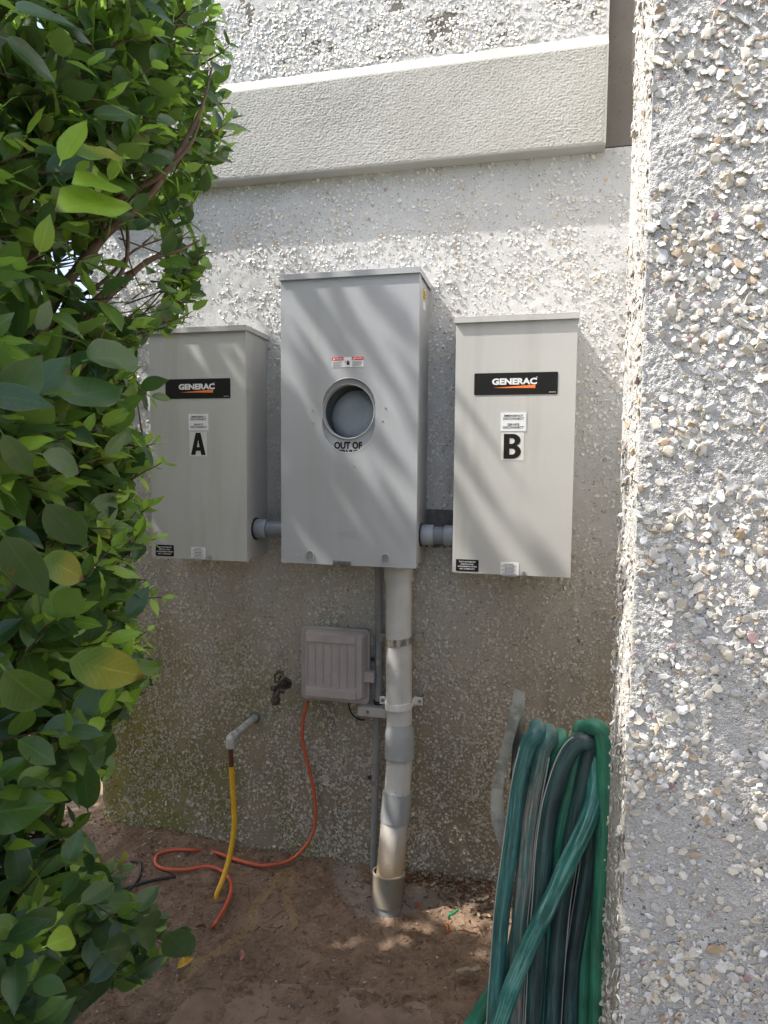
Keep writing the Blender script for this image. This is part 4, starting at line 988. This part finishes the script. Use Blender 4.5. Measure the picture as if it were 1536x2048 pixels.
loop(hose, M['hose_scuffed'], [(520, 375), (488, 430), (462, 560), (435, 700), (410, 850), (392, 1000), (376, 1200), (356, 1400), (345, 1600), (335, 1850), (325, 2080)], f_-.022, .0134, stripe=-1.0, label='loop scuffed to a pale pinkish brown')
loop(hoseg, M['hose_green'], [(590, 398), (560, 450), (540, 560), (515, 680), (490, 820), (470, 1000), (455, 1200), (440, 1500), (430, 2080)], f_-.000)
loop(hose, M['hose_dark'], [(760, 385), (710, 392), (655, 435), (605, 530), (565, 650), (530, 780), (505, 950), (490, 1100), (478, 1300), (462, 1500), (445, 1800), (430, 2080)], f_-.034, .0136, stripe=1.25)
loop(hoseg, M['hose_green'], [(700, 420), (675, 500), (655, 600), (622, 740), (590, 880), (560, 1020), (530, 1200), (505, 1400), (490, 1700), (480, 2080)], f_-.012, .0128)
loop(hose, M['hose_dark'], [(800, 400), (765, 440), (735, 560), (712, 680), (685, 820), (655, 980), (630, 1120), (600, 1300), (580, 1500), (560, 1750), (540, 2080)], f_-.022, .0132, stripe=-1.3)
loop(hose, M['hose_dark'], [(840, 430), (815, 520), (795, 700), (775, 900), (752, 1100), (722, 1300), (690, 1500), (655, 1750), (640, 2080)], f_-.004, .0132, stripe=1.2)
loop(hoseg, M['hose_green'], [(800, 560), (790, 800), (770, 1100), (745, 1400), (728, 1650), (722, 1850), (716, 2080)], f_+.004, .0125)
loop(hoseg, M['hose_green'], [(760, 700), (730, 1200), (690, 1500), (650, 1800), (630, 2080)], f_+.012, .0125)
loop(hose, M['hose_dark'], [(640, 560), (610, 900), (590, 1300), (545, 1600), (520, 2080)], f_+.014, .013)
loop(hose, M['hose_dark'], [(560, 600), (470, 1200), (400, 1700), (380, 2080)], f_+.016, .013)
loop(hoseg, M['hose_green'], [(720, 348), (750, 312), (795, 305), (832, 335), (850, 420), (852, 560), (850, 760), (845, 1000), (835, 1250), (822, 1500), (812, 1800), (805, 2080)], [f_+.01, f_-.02, f_-.042]+[f_-.046]*9, .0128, label='outermost green loop against the pier')
loop(hose, M['hose_bright'], [(806, 470), (803, 600), (785, 740), (748, 860), (694, 980), (640, 1090), (590, 1200), (540, 1310), (492, 1410), (440, 1510), (395, 1610), (350, 1720), (310, 1820), (268, 1940), (225, 2070)], [f_-.022, f_-.028, f_-.045, f_-.060]+[f_-.064]*11, .0130, back=False, label='bright worn strand crossing in front of the other loops')
loop(hoseg, M['hose_green'], [(240, 1780), (190, 1870), (140, 1950), (90, 2030), (40, 2100)], f_+.02, .0135, back=False, label='short green strand leaving the coil at the lower left')

# ================================================================== FOLIAGE
def leaf_proto(seed, young=False):
    r = random.Random(seed); nL = 10; ws = (-1, -.5, 0, .5, 1)
    wid = r.uniform(.20, .275) if not young else r.uniform(.17, .22)
    sp_ = r.uniform(.9, 1.15); curl = r.uniform(-.16, .34); fold = r.uniform(.06, .32) if not young else r.uniform(.03, .14); tw = r.uniform(-.35, .35); wav = r.uniform(0, .022)
    V = []; A = []
    for i in range(nL+1):
        u = i/nL; w = wid*(math.sin(PI*u**(.82*sp_)))**.72 if 0 < u < 1 else 0.0
        if u > .68: w *= 1-(u-.68)*1.55
        for s_ in ws:
            x = s_*w; z = fold*abs(x)*1.4 - curl*u*u + wav*math.sin(u*14+s_*3)*abs(s_); a_ = tw*u
            V.append((x*math.cos(a_)-z*math.sin(a_)*.3, .08+u*.92, z + x*math.sin(a_))); A.append((s_, u, 0))
    F = []
    for i in range(nL):
        for j in range(4):
            q = i*5+j; F.append((q, q+1, q+6, q+5))
    # petiole
    k0 = len(V); V += [(-.012, 0, -.02), (.012, 0, -.02), (.012, .09, .004), (-.012, .09, .004)]; A += [(0, 0, 0)]*4; F.append((k0, k0+1, k0+2, k0+3))
    return np.array(V), np.array(F), np.array(A)
LP = [leaf_proto(i) for i in range(8)] + [leaf_proto(50+i, True) for i in range(4)]
leaf_me = {}
def set_leaf_attr(me, A):
    a = me.attributes.new('leaf', 'FLOAT_VECTOR', 'POINT'); a.data.foreach_set('vector', np.asarray(A, np.float32).ravel())
def leaf_mesh(pi, mi):
    if (pi, mi) not in leaf_me:
        v, f, a = LP[pi]; me = npmesh('leaf', v, f, [LM[mi]], smooth=True); set_leaf_attr(me, a); leaf_me[(pi, mi)] = me
    return leaf_me[(pi, mi)]
class Plant:
    def __init__(s): s.leaves = []; s.twigs = []
    def leaf(s, p, d, up, size, pi, mi):
        d = d.normalized(); x = d.cross(up)
        if x.length < 1e-3: x = Vector((1, 0, 0))
        x.normalize(); z = x.cross(d); Mx = Matrix((x, d, z)).transposed()
        s.leaves.append((p.copy(), Mx, size, pi, mi))
    def build(s, parent, nparts, twig_name='twigs', stem_mat=None):
        # which leaves show largest: coarse depth buffer over the frame
        W, H, cs = 128, 171, 12; buf = {}
        for i, (p, Mx, sz_, pi, mi) in enumerate(s.leaves):
            c = p + Mx @ Vector((0, sz_*.5, 0)); q = pix(c)
            if q[2] < .15 or not (-80 < q[0] < 1600 and -80 < q[1] < 2130): continue
            nrm = Mx @ Vector((0, 0, 1)); fac = abs(nrm.dot((CAM-c).normalized()))
            rl = max(8, FPX*sz_*.5/q[2]); ex = Mx @ Vector((0, 1, 0)); e2 = pix(c+ex*.01); ang = math.atan2(e2[1]-q[1], e2[0]-q[0])
            lenf = min(1, math.hypot(e2[0]-q[0], e2[1]-q[1])/(FPX*.01/q[2])+.1); rw = rl*.5*max(.2, fac)
            ra_ = rl*lenf*.85
            for a_ in range(-4, 5):
                for b in range(-2, 3):
                    if (a_/4)**2 + (b/2)**2 > 1: continue
                    x = q[0]+math.cos(ang)*a_/4*ra_ - math.sin(ang)*b/2*rw; y = q[1]+math.sin(ang)*a_/4*ra_ + math.cos(ang)*b/2*rw
                    if 0 <= x < 1536 and 0 <= y < 2048:
                        k = (int(x/cs), int(y/cs))
                        if k not in buf or q[2] < buf[k][0]: buf[k] = (q[2], i)
        cnt = {}
        for _, i in buf.values(): cnt[i] = cnt.get(i, 0)+1
        big = set(sorted(cnt, key=lambda i: -cnt[i])[:nparts])
        V = []; Fc = []; MI = []; AA = []; off = 0
        for i, (p, Mx, sz_, pi, mi) in enumerate(s.leaves):
            if i in big:
                o = bpy.data.objects.new('leaf', leaf_mesh(pi, mi)); C.objects.link(o); o.parent = parent
                o.matrix_local = Matrix.Translation(p-parent.location) @ Mx.to_4x4() @ Matrix.Scale(sz_, 4)
            else:
                v, f, a = LP[pi]; V.append(v @ (np.array(Mx)*sz_).T + np.array(p-parent.location)); Fc.append(f+off); off += len(v); MI += [mi]*len(f)
                a = a.copy(); a[:, 2] = random.random(); AA.append(a)
        me = npmesh('foliage', np.concatenate(V), np.concatenate(Fc), LM, MI, True); set_leaf_attr(me, np.concatenate(AA))
        link('foliage', me, None, parent)['kind'] = 'stuff'
        bm = bmesh.new()
        for pts_, r_ in s.twigs: tube(bm, pts_, r_, 5, False)
        o = part(twig_name, bm, M['twig'], parent, True); o['kind'] = 'stuff'
def twig(pl_, base, d, length, n, size, young, ok, g=None, yellow=0.0):
    d = d.normalized(); pts_ = []; p = base.copy(); dd = d.copy(); st = length/n; ph = random.uniform(0, PI)
    for i in range(n+1):
        pts_.append(p.copy())
        if i: 
            side = dd.cross(Vector((0, 0, 1))); side = side.normalized() if side.length > .1 else Vector((1, 0, 0)); up = side.cross(dd).normalized()
            a_ = ph + (i % 2)*PI/2
            for s_ in (0, 1):
                b = a_+s_*PI; out = side*math.cos(b) + up*math.sin(b)
                u = i/n; ld = dd*(.35+.55*u) + out*(1.05-.45*u) + Vector((0, 0, random.uniform(-.25, .15))) + Vector((random.gauss(0, .15),)*3)
                sz_ = size*random.uniform(.75, 1.15)*(1 if u < .75 else .72)
                yg = random.random() < (young if u < .7 else young*1.8+.05)
                pi = random.randrange(8, 12) if yg else random.randrange(8); mi = 2 if yg else random.choices((0, 1), (52, 48))[0]
                if random.random() < .010+yellow: mi = 3
                if yg: sz_ *= .8
                lu = (dd*.9 - out*.2 + Vector((.15, -.35, .75))*1.1 + Vector((random.gauss(0, .35), random.gauss(0, .35), 0)))
                if ok(p + ld.normalized()*sz_*.8) and ok(p+ld.normalized()*sz_*.4): pl_.leaf(p, ld, lu, sz_, pi, mi)
        p = p + dd*st; dd = (dd + Vector((random.gauss(0, .13), random.gauss(0, .13), random.gauss(0, .1)+.03))).normalized()
    tl = [q for q in pts_ if ok(q)]
    if len(tl) > 1: pl_.twigs.append((tl, (lambda u, r0=.0022: r0*(1-.6*u))))
    return pts_
EDGE = [(-400, 430), (0, 425), (60, 438), (100, 462), (150, 470), (200, 462), (250, 496), (285, 480), (340, 450), (370, 420), (400, 385), (440, 392), (490, 425), (540, 405), (600, 410), (640, 385), (662, 330), (690, 302), (760, 300), (790, 315), (840, 270), (870, 308), (920, 335), (960, 280), (1010, 310), (1080, 315), (1130, 290), (1180, 338), (1210, 300), (1250, 268), (1300, 318), (1350, 322), (1400, 280), (1450, 232), (1500, 205), (1545, 225), (1590, 170), (1612, 110), (1650, 120), (1690, 185), (1730, 190), (1770, 238), (1820, 330), (1860, 345), (1900, 378), (1935, 300), (1965, 288), (1990, 150), (2048, 125), (2500, 120)]
ex_, ey_ = [e[1] for e in EDGE], [e[0] for e in EDGE]
def edge(py): return float(np.interp(py, ey_, ex_)) - (24 if 655 < py < 1210 else 0)
def okfn(lo, hi):
    def ok(p):
        if p.z < .02: return False
        q = pix(p)
        if q[2] < .28: return p.x < -.40 and p.y < -1.45
        if q[0] > edge(q[1]): return False
        if p.y > -.12: return False
        if 205 < q[0] < 330 and 455 < q[1] < 625: return random.random() < .16       # open, woody window in the crown
        if 95 < q[0] <= 205 and 480 < q[1] < 640: return random.random() < .5
        return lo <= q[1] < hi or q[0] < -60
    return ok
def hedge_fill(pl_, n, ylo, yhi, zlo, zhi, ok, size=.066, young=.13):
    for _ in range(n):
        y = random.uniform(ylo, yhi); z = random.uniform(zlo, zhi)
        if y > -1.42 + .0: endd = max(0, (yhi-y))
        face = -.43 + .05*noise.noise(Vector((y*3, z*3, 0)))
        x = face - abs(random.gauss(0, .13)) - .06
        d = Vector((random.uniform(.3, 1.1), random.gauss(0, .55)+.15, random.uniform(-.15, .75)))
        yng = young*(1 if random.random() < .72 else 4.5)
        big = max(0, min(1, (-1.0-y)/.35)) if y > -2 else 1
        twig(pl_, Vector((x, y, z)) - d.normalized()*.06, d, random.uniform(.10, .17)*(1+.25*big), random.choice((3, 4, 4, 5)), size*(1+.5*big)*random.uniform(.75, 1.15), yng, ok)
shrub = thing('privet_shrub', 'tall dense broad-leaved evergreen shrub with brown branches filling the left of the photo', 'shrub', (-.9, -1.3, 0))
pl1 = Plant(); ok1 = okfn(-9000, 1640)
zmax = 1.36 + Z0
hedge_fill(pl1, 430, -1.50, -1.05, .38, zmax, ok1)
hedge_fill(pl1, 560, -1.15, -.70, 1.30, zmax, ok1, .072, .18)
hedge_fill(pl1, 110, -1.12, -.98, .5, 1.3, ok1, .058, .5)
hedge_fill(pl1, 130, -1.12, -.86, .45, 1.4, ok1, .062, .2)
hedge_fill(pl1, 480, -2.6, -1.45, .5, zmax, ok1)
for _ in range(900):                                                  # the shrub goes on unseen beside the camera, thickened to shade the pier
    p = Vector((random.uniform(-1.25, -.55), random.uniform(-2.6, -1.25), random.uniform(.3, zmax-.06)))
    twig(pl1, p, Vector((random.uniform(-.6, 1), random.gauss(0, .6), random.uniform(-.1, .8))), .16, 4, .085, .04, ok1)
for _ in range(380):                                                  # inner mass behind the face
    p = Vector((random.uniform(-1.15, -.6), random.uniform(-1.6, -.85), random.uniform(.5, zmax)))
    twig(pl1, p, Vector((random.uniform(-.4, 1), random.gauss(0, .6), random.uniform(-.1, 1))), .14, 4, .07, .04, ok1)
# hand placed sprigs that make the outline
def sprig(pl_, q0, q1, Y0, Y1, n, size, young, ok=lambda p: True, yellow=0):
    a, b = P(*q0, Y0), P(*q1, Y1); twig(pl_, a, b-a, (b-a).length, n, size, young, ok, yellow=yellow)
free = lambda p: p.z > .02
for s_ in (((395, 60), (430, 30), -.85, -.85, 3, .05, .5), ((400, 130), (462, 95), -.86, -.86, 3, .045, .3), ((410, 275), (470, 245), -.86, -.84, 4, .05, .2), ((390, 330), (440, 300), -.88, -.86, 3, .045, .2),
           ((370, 545), (412, 500), -.85, -.84, 3, .045, .1), ((340, 625), (390, 590), -.86, -.84, 4, .048, .3), ((270, 650), (330, 655), -.95, -.93, 3, .05, .2), ((250, 760), (300, 790), -1.02, -1.0, 2, .06, .1),
           ((255, 890), (312, 900), -1.02, -1.0, 4, .052, 1), ((262, 960), (322, 920), -1.02, -1.0, 4, .052, 1), ((250, 1040), (300, 1010), -1.0, -1.0, 4, .056, 1), ((255, 1090), (310, 1080), -1.0, -.99, 4, .052, 1),
           ((210, 1210), (262, 1160), -1.0, -1.0, 3, .05, 1), ((250, 1205), (325, 1195), -1.0, -1.0, 3, .048, 1), ((230, 1300), (290, 1275), -1.0, -1.0, 4, .045, .8), ((190, 1370), (262, 1375), -1.02, -1.0, 4, .05, .6),
           ((95, 1500), (160, 1530), -1.15, -1.15, 4, .056, 1), ((140, 1480), (210, 1530), -1.1, -1.1, 3, .045, .8), ((60, 345), (150, 345), -1.32, -1.30, 2, .075, .9)):
    sprig(pl1, *s_, free)
# named show leaves: broad ones the eye lands on
def onplane(px, py, X):
    d = ray(px, py); return CAM + d*((X-CAM.x)/d.x)
for q0, q1, Y_, mi in (((262, 405), (118, 400), -1.22, 2), ((250, 378), (150, 352), -1.23, 2), ((140, 312), (252, 290), -1.22, 3), ((118, 330), (170, 232), -1.25, 2), ((165, 720), (282, 708), -1.15, 0), ((100, 790), (235, 790), -1.2, 0),
                       ((75, 1112), (188, 1162), -1.18, 3), ((122, 1318), (275, 1350), -1.12, 3), ((85, 1000), (170, 1095), -1.18, 0), ((0, 860), (65, 960), -1.28, 0), ((0, 1330), (105, 1430), -1.22, 1), ((0, 1060), (95, 1200), -1.27, 0),
                       ((75, 905), (178, 940), -1.22, 0), ((0, 70), (115, 160), -1.3, 0), ((20, 20), (170, 60), -1.3, 0), ((90, 30), (185, 85), -1.27, 0)):
    a, b2 = onplane(*q0, -.36), onplane(*q1, -.345)
    pl1.leaf(a, b2-a, Vector((.35, -.9, .35)), (b2-a).length*1.02, random.randrange(8) if mi < 2 else 8+random.randrange(4), mi)
pl1.build(shrub, 300)
# woody branches
BR = [([(55, 720), (110, 600), (150, 545), (210, 470), (290, 400), (340, 330), (400, 225), (425, 130)], (-1.2, -.9), 13), ([(70, 700), (130, 640), (190, 600), (250, 530), (255, 420), (262, 330)], (-1.15, -.95), 8),
      ([(60, 730), (130, 690), (190, 620), (245, 565), (300, 520), (360, 500), (400, 480)], (-1.12, -.88), 11), ([(20, 560), (80, 490), (150, 450), (235, 400), (320, 350), (380, 290), (400, 240)], (-1.15, -.95), 11), ([(100, 610), (95, 480), (90, 360), (130, 250)], (-1.1, -1.0), 7),
      ([(150, 600), (210, 560), (270, 500), (350, 470)], (-1.05, -.9), 5), ([(60, 660), (150, 650), (260, 660), (350, 640), (388, 632)], (-1.1, -.9), 4.5), ([(0, 1030), (60, 1000), (95, 978)], (-1.25, -1.2), 7),
      ([(0, 760), (40, 900), (30, 1100), (20, 1400), (10, 1700)], (-1.2, -1.2), 15), ([(60, 720), (30, 900), (60, 1200), (50, 1500)], (-1.1, -1.1), 12), ([(80, 1420), (130, 1500), (210, 1545)], (-1.18, -1.1), 3), ([(200, 480), (220, 380), (240, 200), (260, 40)], (-1.05, -.95), 6),
      ([(330, 640), (250, 640), (160, 690), (120, 760)], (-1.0, -1.1), 7), ([(120, 790), (150, 750), (190, 700), (215, 640)], (-1.2, -1.15), 5), ([(130, 430), (190, 500), (230, 590)], (-1.05, -1.0), 2.5), ([(160, 440), (175, 520), (180, 640)], (-1.0, -1.0), 2.5), ([(240, 450), (265, 540), (300, 610)], (-1.0, -.98), 2.2)]
for q, (ya, yb), r_ in BR:
    n_ = len(q); pts_ = catmull([P(*p_, ya+(yb-ya)*i/(n_-1)) for i, p_ in enumerate(q)], 6)
    part('branch', tube(bmesh.new(), pts_, lambda u, r_=r_: r_*.85e-3*(1-.85*u**1.5)*(1+.08*math.sin(u*40)), 10), M['twig'], shrub, True)
for x_, y_ in ((-.85, -1.35), (-.95, -1.15), (-.8, -1.7), (-.9, -2.1)):
    part('trunk', tube(bmesh.new(), catmull([(x_, y_, -.03), (x_+.03, y_+.02, .4), (x_+.0, y_+.05, .9), (x_+.1, y_+.1, 1.5), (x_+.12, y_+.12, 2.1)], 5), lambda u: .024*(1-.6*u), 10), M['twig'], shrub, True)
low = thing('low_shrub', 'low dark-leaved shrub with one sprig reaching over the soil at the bottom left', 'shrub', (-.8, -1.2, 0))
pl2 = Plant(); ok2 = okfn(1612, 9000)
hedge_fill(pl2, 430, -1.6, -.98, .05, .78, ok2, .064, .05)
for s_ in (((150, 1790), (235, 1760), -1.15, -1.13, 4, .06, 0), ((200, 1900), (300, 1850), -1.12, -1.08, 3, .06, 0), ((270, 1870), (345, 1885), -1.1, -1.07, 3, .062, 0), ((180, 1830), (225, 1800), -1.13, -1.12, 3, .035, 1),
           ((120, 1690), (150, 1650), -1.15, -1.14, 3, .055, 0), ((60, 1930), (150, 1890), -1.2, -1.2, 3, .055, .5), ((200, 1960), (270, 1950), -1.12, -1.1, 3, .06, 0), ((40, 1860), (60, 1850), -1.25, -1.25, 3, .035, 1)):
    sprig(pl2, *s_, free)
for q0, q1, Y_, mi in (((85, 1895), (165, 1862), -1.2, 2), ((262, 1830), (318, 1770), -1.06, 0), ((262, 1855), (338, 1862), -1.06, 0), ((330, 1862), (385, 1915), -1.05, 0), ((155, 1740), (125, 1800), -1.12, 0), ((155, 1810), (228, 1765), -1.1, 0), ((200, 1905), (270, 1888), -1.08, 0), ((130, 1740), (160, 1660), -1.14, 0)):
    a, b2 = onplane(*q0, -.37), onplane(*q1, -.36); pl2.leaf(a, b2-a, Vector((.3, -.8, .6)), (b2-a).length*1.02, random.randrange(8), mi)
pl2.build(low, 130)
for x_, y_ in ((-.7, -1.25), (-.78, -1.1), (-.66, -1.4)):
    part('stem', tube(bmesh.new(), catmull([(x_, y_, -.03), (x_+.05, y_+.02, .2), (x_+.16, y_+.05, .5)], 5), lambda u: .008*(1-.6*u), 8), M['twig'], low, True)
# tree mostly out of view left of the wall, crown shaped to cast shade
tree = thing('shade_tree', 'leafy tree behind the tall shrub, mostly out of view, its crown shaped to shade wall and soil', 'tree', (-2.3, -.55, 0))
V = []; Fc = []; AA = []; MI = []; off = 0
def blob(c, r, n, s):
    global off
    for _ in range(n):
        d = Vector((random.gauss(0, 1), random.gauss(0, 1), random.gauss(0, 1))).normalized()*random.random()**.5
        p = Vector(c) + Vector((d.x*r[0], d.y*r[1], d.z*r[2])); pi = random.randrange(8)
        Mx = Matrix.Rotation(random.uniform(0, 2*PI), 3, 'Z') @ Matrix.Rotation(random.uniform(-.9, .6), 3, 'X') @ Matrix.Rotation(random.uniform(-.6, .6), 3, 'Y')
        v, f, a = LP[pi]; V.append(v @ (np.array(Mx)*s*random.uniform(.7, 1.2)).T + np.array(p)); Fc.append(f+off); off += len(v); MI.extend([random.choice((0, 1, 1))]*len(f)); a = a.copy(); a[:, 2] = random.random(); AA.append(a)
blob((-2.45, -.66, 2.35), (.62, .55, .75), 2300, .085)
blob((-2.1, -.45, 1.1), (.5, .4, .7), 1300, .08)
blob((-2.9, -.70, 3.35), (.45, .45, .40), 700, .085)
blob((-2.1, -.62, 3.2), (.42, .32, .35), 520, .085)
blob((-2.0, -.72, 3.85), (.34, .25, .45), 150, .10)
blob((-1.75, -.85, 1.1), (.3, .42, 1.05), 3000, .085)
blob((-1.95, -.5, 1.9), (.35, .42, .8), 1900, .085)
blob((-1.75, -1.2, 1.3), (.3, .4, .9), 2200, .085)
blob((-1.62, -1.18, 2.35), (.3, .33, .6), 1900, .085)
me = npmesh('crown', np.concatenate(V), np.concatenate(Fc), LM, MI, True); set_leaf_attr(me, np.concatenate(AA)); link('crown', me, None, None).parent = tree
bpy.data.objects['crown'].location = -tree.location; bpy.data.objects['crown']['kind'] = 'stuff'
part('trunk', tube(bmesh.new(), catmull([(-2.3, -.55, -.05), (-2.35, -.55, .9), (-2.5, -.6, 2.2), (-2.8, -.68, 3.4)], 6), lambda u: .06*(1-.7*u), 12), M['twig'], tree, True)
for e in ((-1.8, -.4, 2.7), (-2.9, -.5, 2.6), (-1.9, -.8, 3.0), (-3.0, -.9, 3.5)):
    part('limb', tube(bmesh.new(), catmull([(-2.45, -.58, 1.7), (-2.3, -.55, 2.2), e], 5), lambda u: .025*(1-.7*u), 8), M['twig'], tree, True)
# far hedge glimpsed through the shrub
V = []; Fc = []; AA = []; MI = []; off = 0
blob((-6, 2.6, 1.2), (3.0, .6, 1.6), 3800, .17)
me = npmesh('far_hedge', np.concatenate(V), np.concatenate(Fc), LM, MI, True); set_leaf_attr(me, np.concatenate(AA))
tag(link('far_hedge', me), 'distant green hedge glimpsed through the shrub beyond the wall end', 'hedge')

# ================================================================== LITTER
def curled_leaf(q, size, mat, nm, label, cat, rot, lift=.004, group=None):
    p = G(*q, .01); p.z = gh(p.x, p.y)+lift
    v, f, a = LP[3]; Rm = Matrix.Rotation(rot, 3, 'Z') @ Matrix.Rotation(.35, 3, 'X') @ Matrix.Rotation(.5, 3, 'Y')
    vv_ = v.copy(); vv_[:, 2] += .25*np.sin(vv_[:, 1]*4)*.3 + np.abs(vv_[:, 0])*.5
    me = npmesh(nm, vv_ @ (np.array(Rm)*size).T, f, [mat], smooth=True); o = link(nm, me, None, None, p); return tag(o, label, cat, group)
curled_leaf((352, 1945), .052, M['dead_leaf'], 'dead_leaf', 'curled yellow dead leaf on the soil below the low shrub', 'leaf', -.9, .012)
curled_leaf((800, 2010), .04, M['brown_leaf'], 'dead_leaf', 'reddish brown dead leaf lying on the slab near the bottom', 'leaf', -1.4, .022)
curled_leaf((415, 1857), .04, M['brown_leaf'], 'dead_leaf', 'brown dead leaf beside the buried end of the orange cable', 'leaf', 2.0, .01)
curled_leaf((432, 1800), .04, M['brown_leaf'], 'dead_leaf', 'brown dead leaf at the foot of the yellow tube', 'leaf', -1.6, .008)
curled_leaf((480, 1925), .035, M['petal'], 'petal_scrap', 'pink and red petal scrap on the soil beside the tan mud streak', 'petal', .3, .012)
q = G(935, 1956, .02)
tag(part('bark_scrap', tube(bmesh.new(), catmull([q+Vector((-.028, -.012, .02)), q+Vector((0, 0, .024)), q+Vector((.012, .002, .022)), q+Vector((.03, .016, .02))], 4), lambda u: .006+.002*math.sin(u*9), 7), M['scrap'], None, True), 'pale tan bark scrap on the soil left of the hoses', 'bark')
q = G(836, 1811, .0); q.z = gh(q.x, q.y)+.004
tag(part('red_scrap', bmesh_ := lathe(bmesh.new(), [(-.002, .004), (.002, .006), (.005, .002)], q, (0.2, -.3, 1), 6), M['red'], None, True), 'tiny bright red scrap on the soil right of the thick conduit', 'scrap')
# pebbles, crumbs and plant litter nobody could count
V = []; Fc = []; off = 0; MI = []
LMATS = [M['pebble'], M['brown_leaf'], M['soil'], M['scrap'], SH[0]]
for _ in range(11000):
    x, y = random.uniform(-1.7, .8), random.uniform(-1.15, -.005)
    nearw = y > -.14
    kind = random.choices((0, 1, 2, 3, 4), (3, 22, 62, 7, 2) if not nearw else (8, 24, 40, 16, 12))[0]
    q = (x, y, gh(x, y)); s_ = {0: random.uniform(.002, .006), 1: random.uniform(.005, .018), 2: random.choice((random.uniform(.003, .008), random.uniform(.003, .008), random.uniform(.008, .016))), 3: random.uniform(.004, .012), 4: random.uniform(.005, .01)}[kind]
    v, f = PROTO[random.randrange(12)]
    Rm = Matrix.Rotation(random.uniform(0, 2*PI), 3, 'Z') @ Matrix.Rotation(random.gauss(0, .35), 3, 'X')
    sc3 = np.array([1, 1, 2.2 if kind in (0, 2) else .5]); 
    if kind == 1: sc3 = np.array([1, .35, .5])
    V.append((v*sc3) @ (np.array(Rm)*s_).T + np.array(q) + np.array([0, 0, s_*.1])); Fc.append(f+off); off += len(v); MI += [kind]*len(f)
for _ in range(1500):                                                 # pale leaf litter piled along the wall foot on the right
    x, y = random.gauss(.16, .16), -abs(random.gauss(.03, .06))-.005
    if x > .5: continue
    v, f = PROTO[random.randrange(12)]; s_ = random.uniform(.008, .026)
    Rm = Matrix.Rotation(random.uniform(0, 2*PI), 3, 'Z') @ Matrix.Rotation(random.gauss(0, .5), 3, 'X')
    V.append((v*np.array([1, random.uniform(.25, .8), .25])) @ (np.array(Rm)*s_).T + np.array((x, y, gh(x, y)+.004+random.uniform(0, .008)))); Fc.append(f+off); off += len(v); MI += [random.choice((1, 3, 3, 2))]*len(f)
me = npmesh('ground_litter', np.concatenate(V), np.concatenate(Fc), LMATS, MI, True)
tag(link('ground_litter', me), 'crumbs of soil, chips and plant litter scattered over the ground', kind='stuff')
bm = bmesh.new()
for _ in range(900):
    x, y = random.uniform(-1.6, .7), random.uniform(-1.1, -.02); a_ = random.uniform(0, 2*PI); l_ = random.uniform(.012, .05); z = gh(x, y)+.002
    d = Vector((math.cos(a_), math.sin(a_), random.uniform(-.05, .15)))*l_
    p0 = Vector((x, y, z)); tube(bm, [p0, p0+d*.5+Vector((random.gauss(0, .003), random.gauss(0, .003), .002)), p0+d], random.uniform(.0005, .0013), 4, False)
tag(part('twig_litter', bm, M['brown_leaf'], None, True), 'thin dry twigs and straw lying on the soil', kind='stuff')
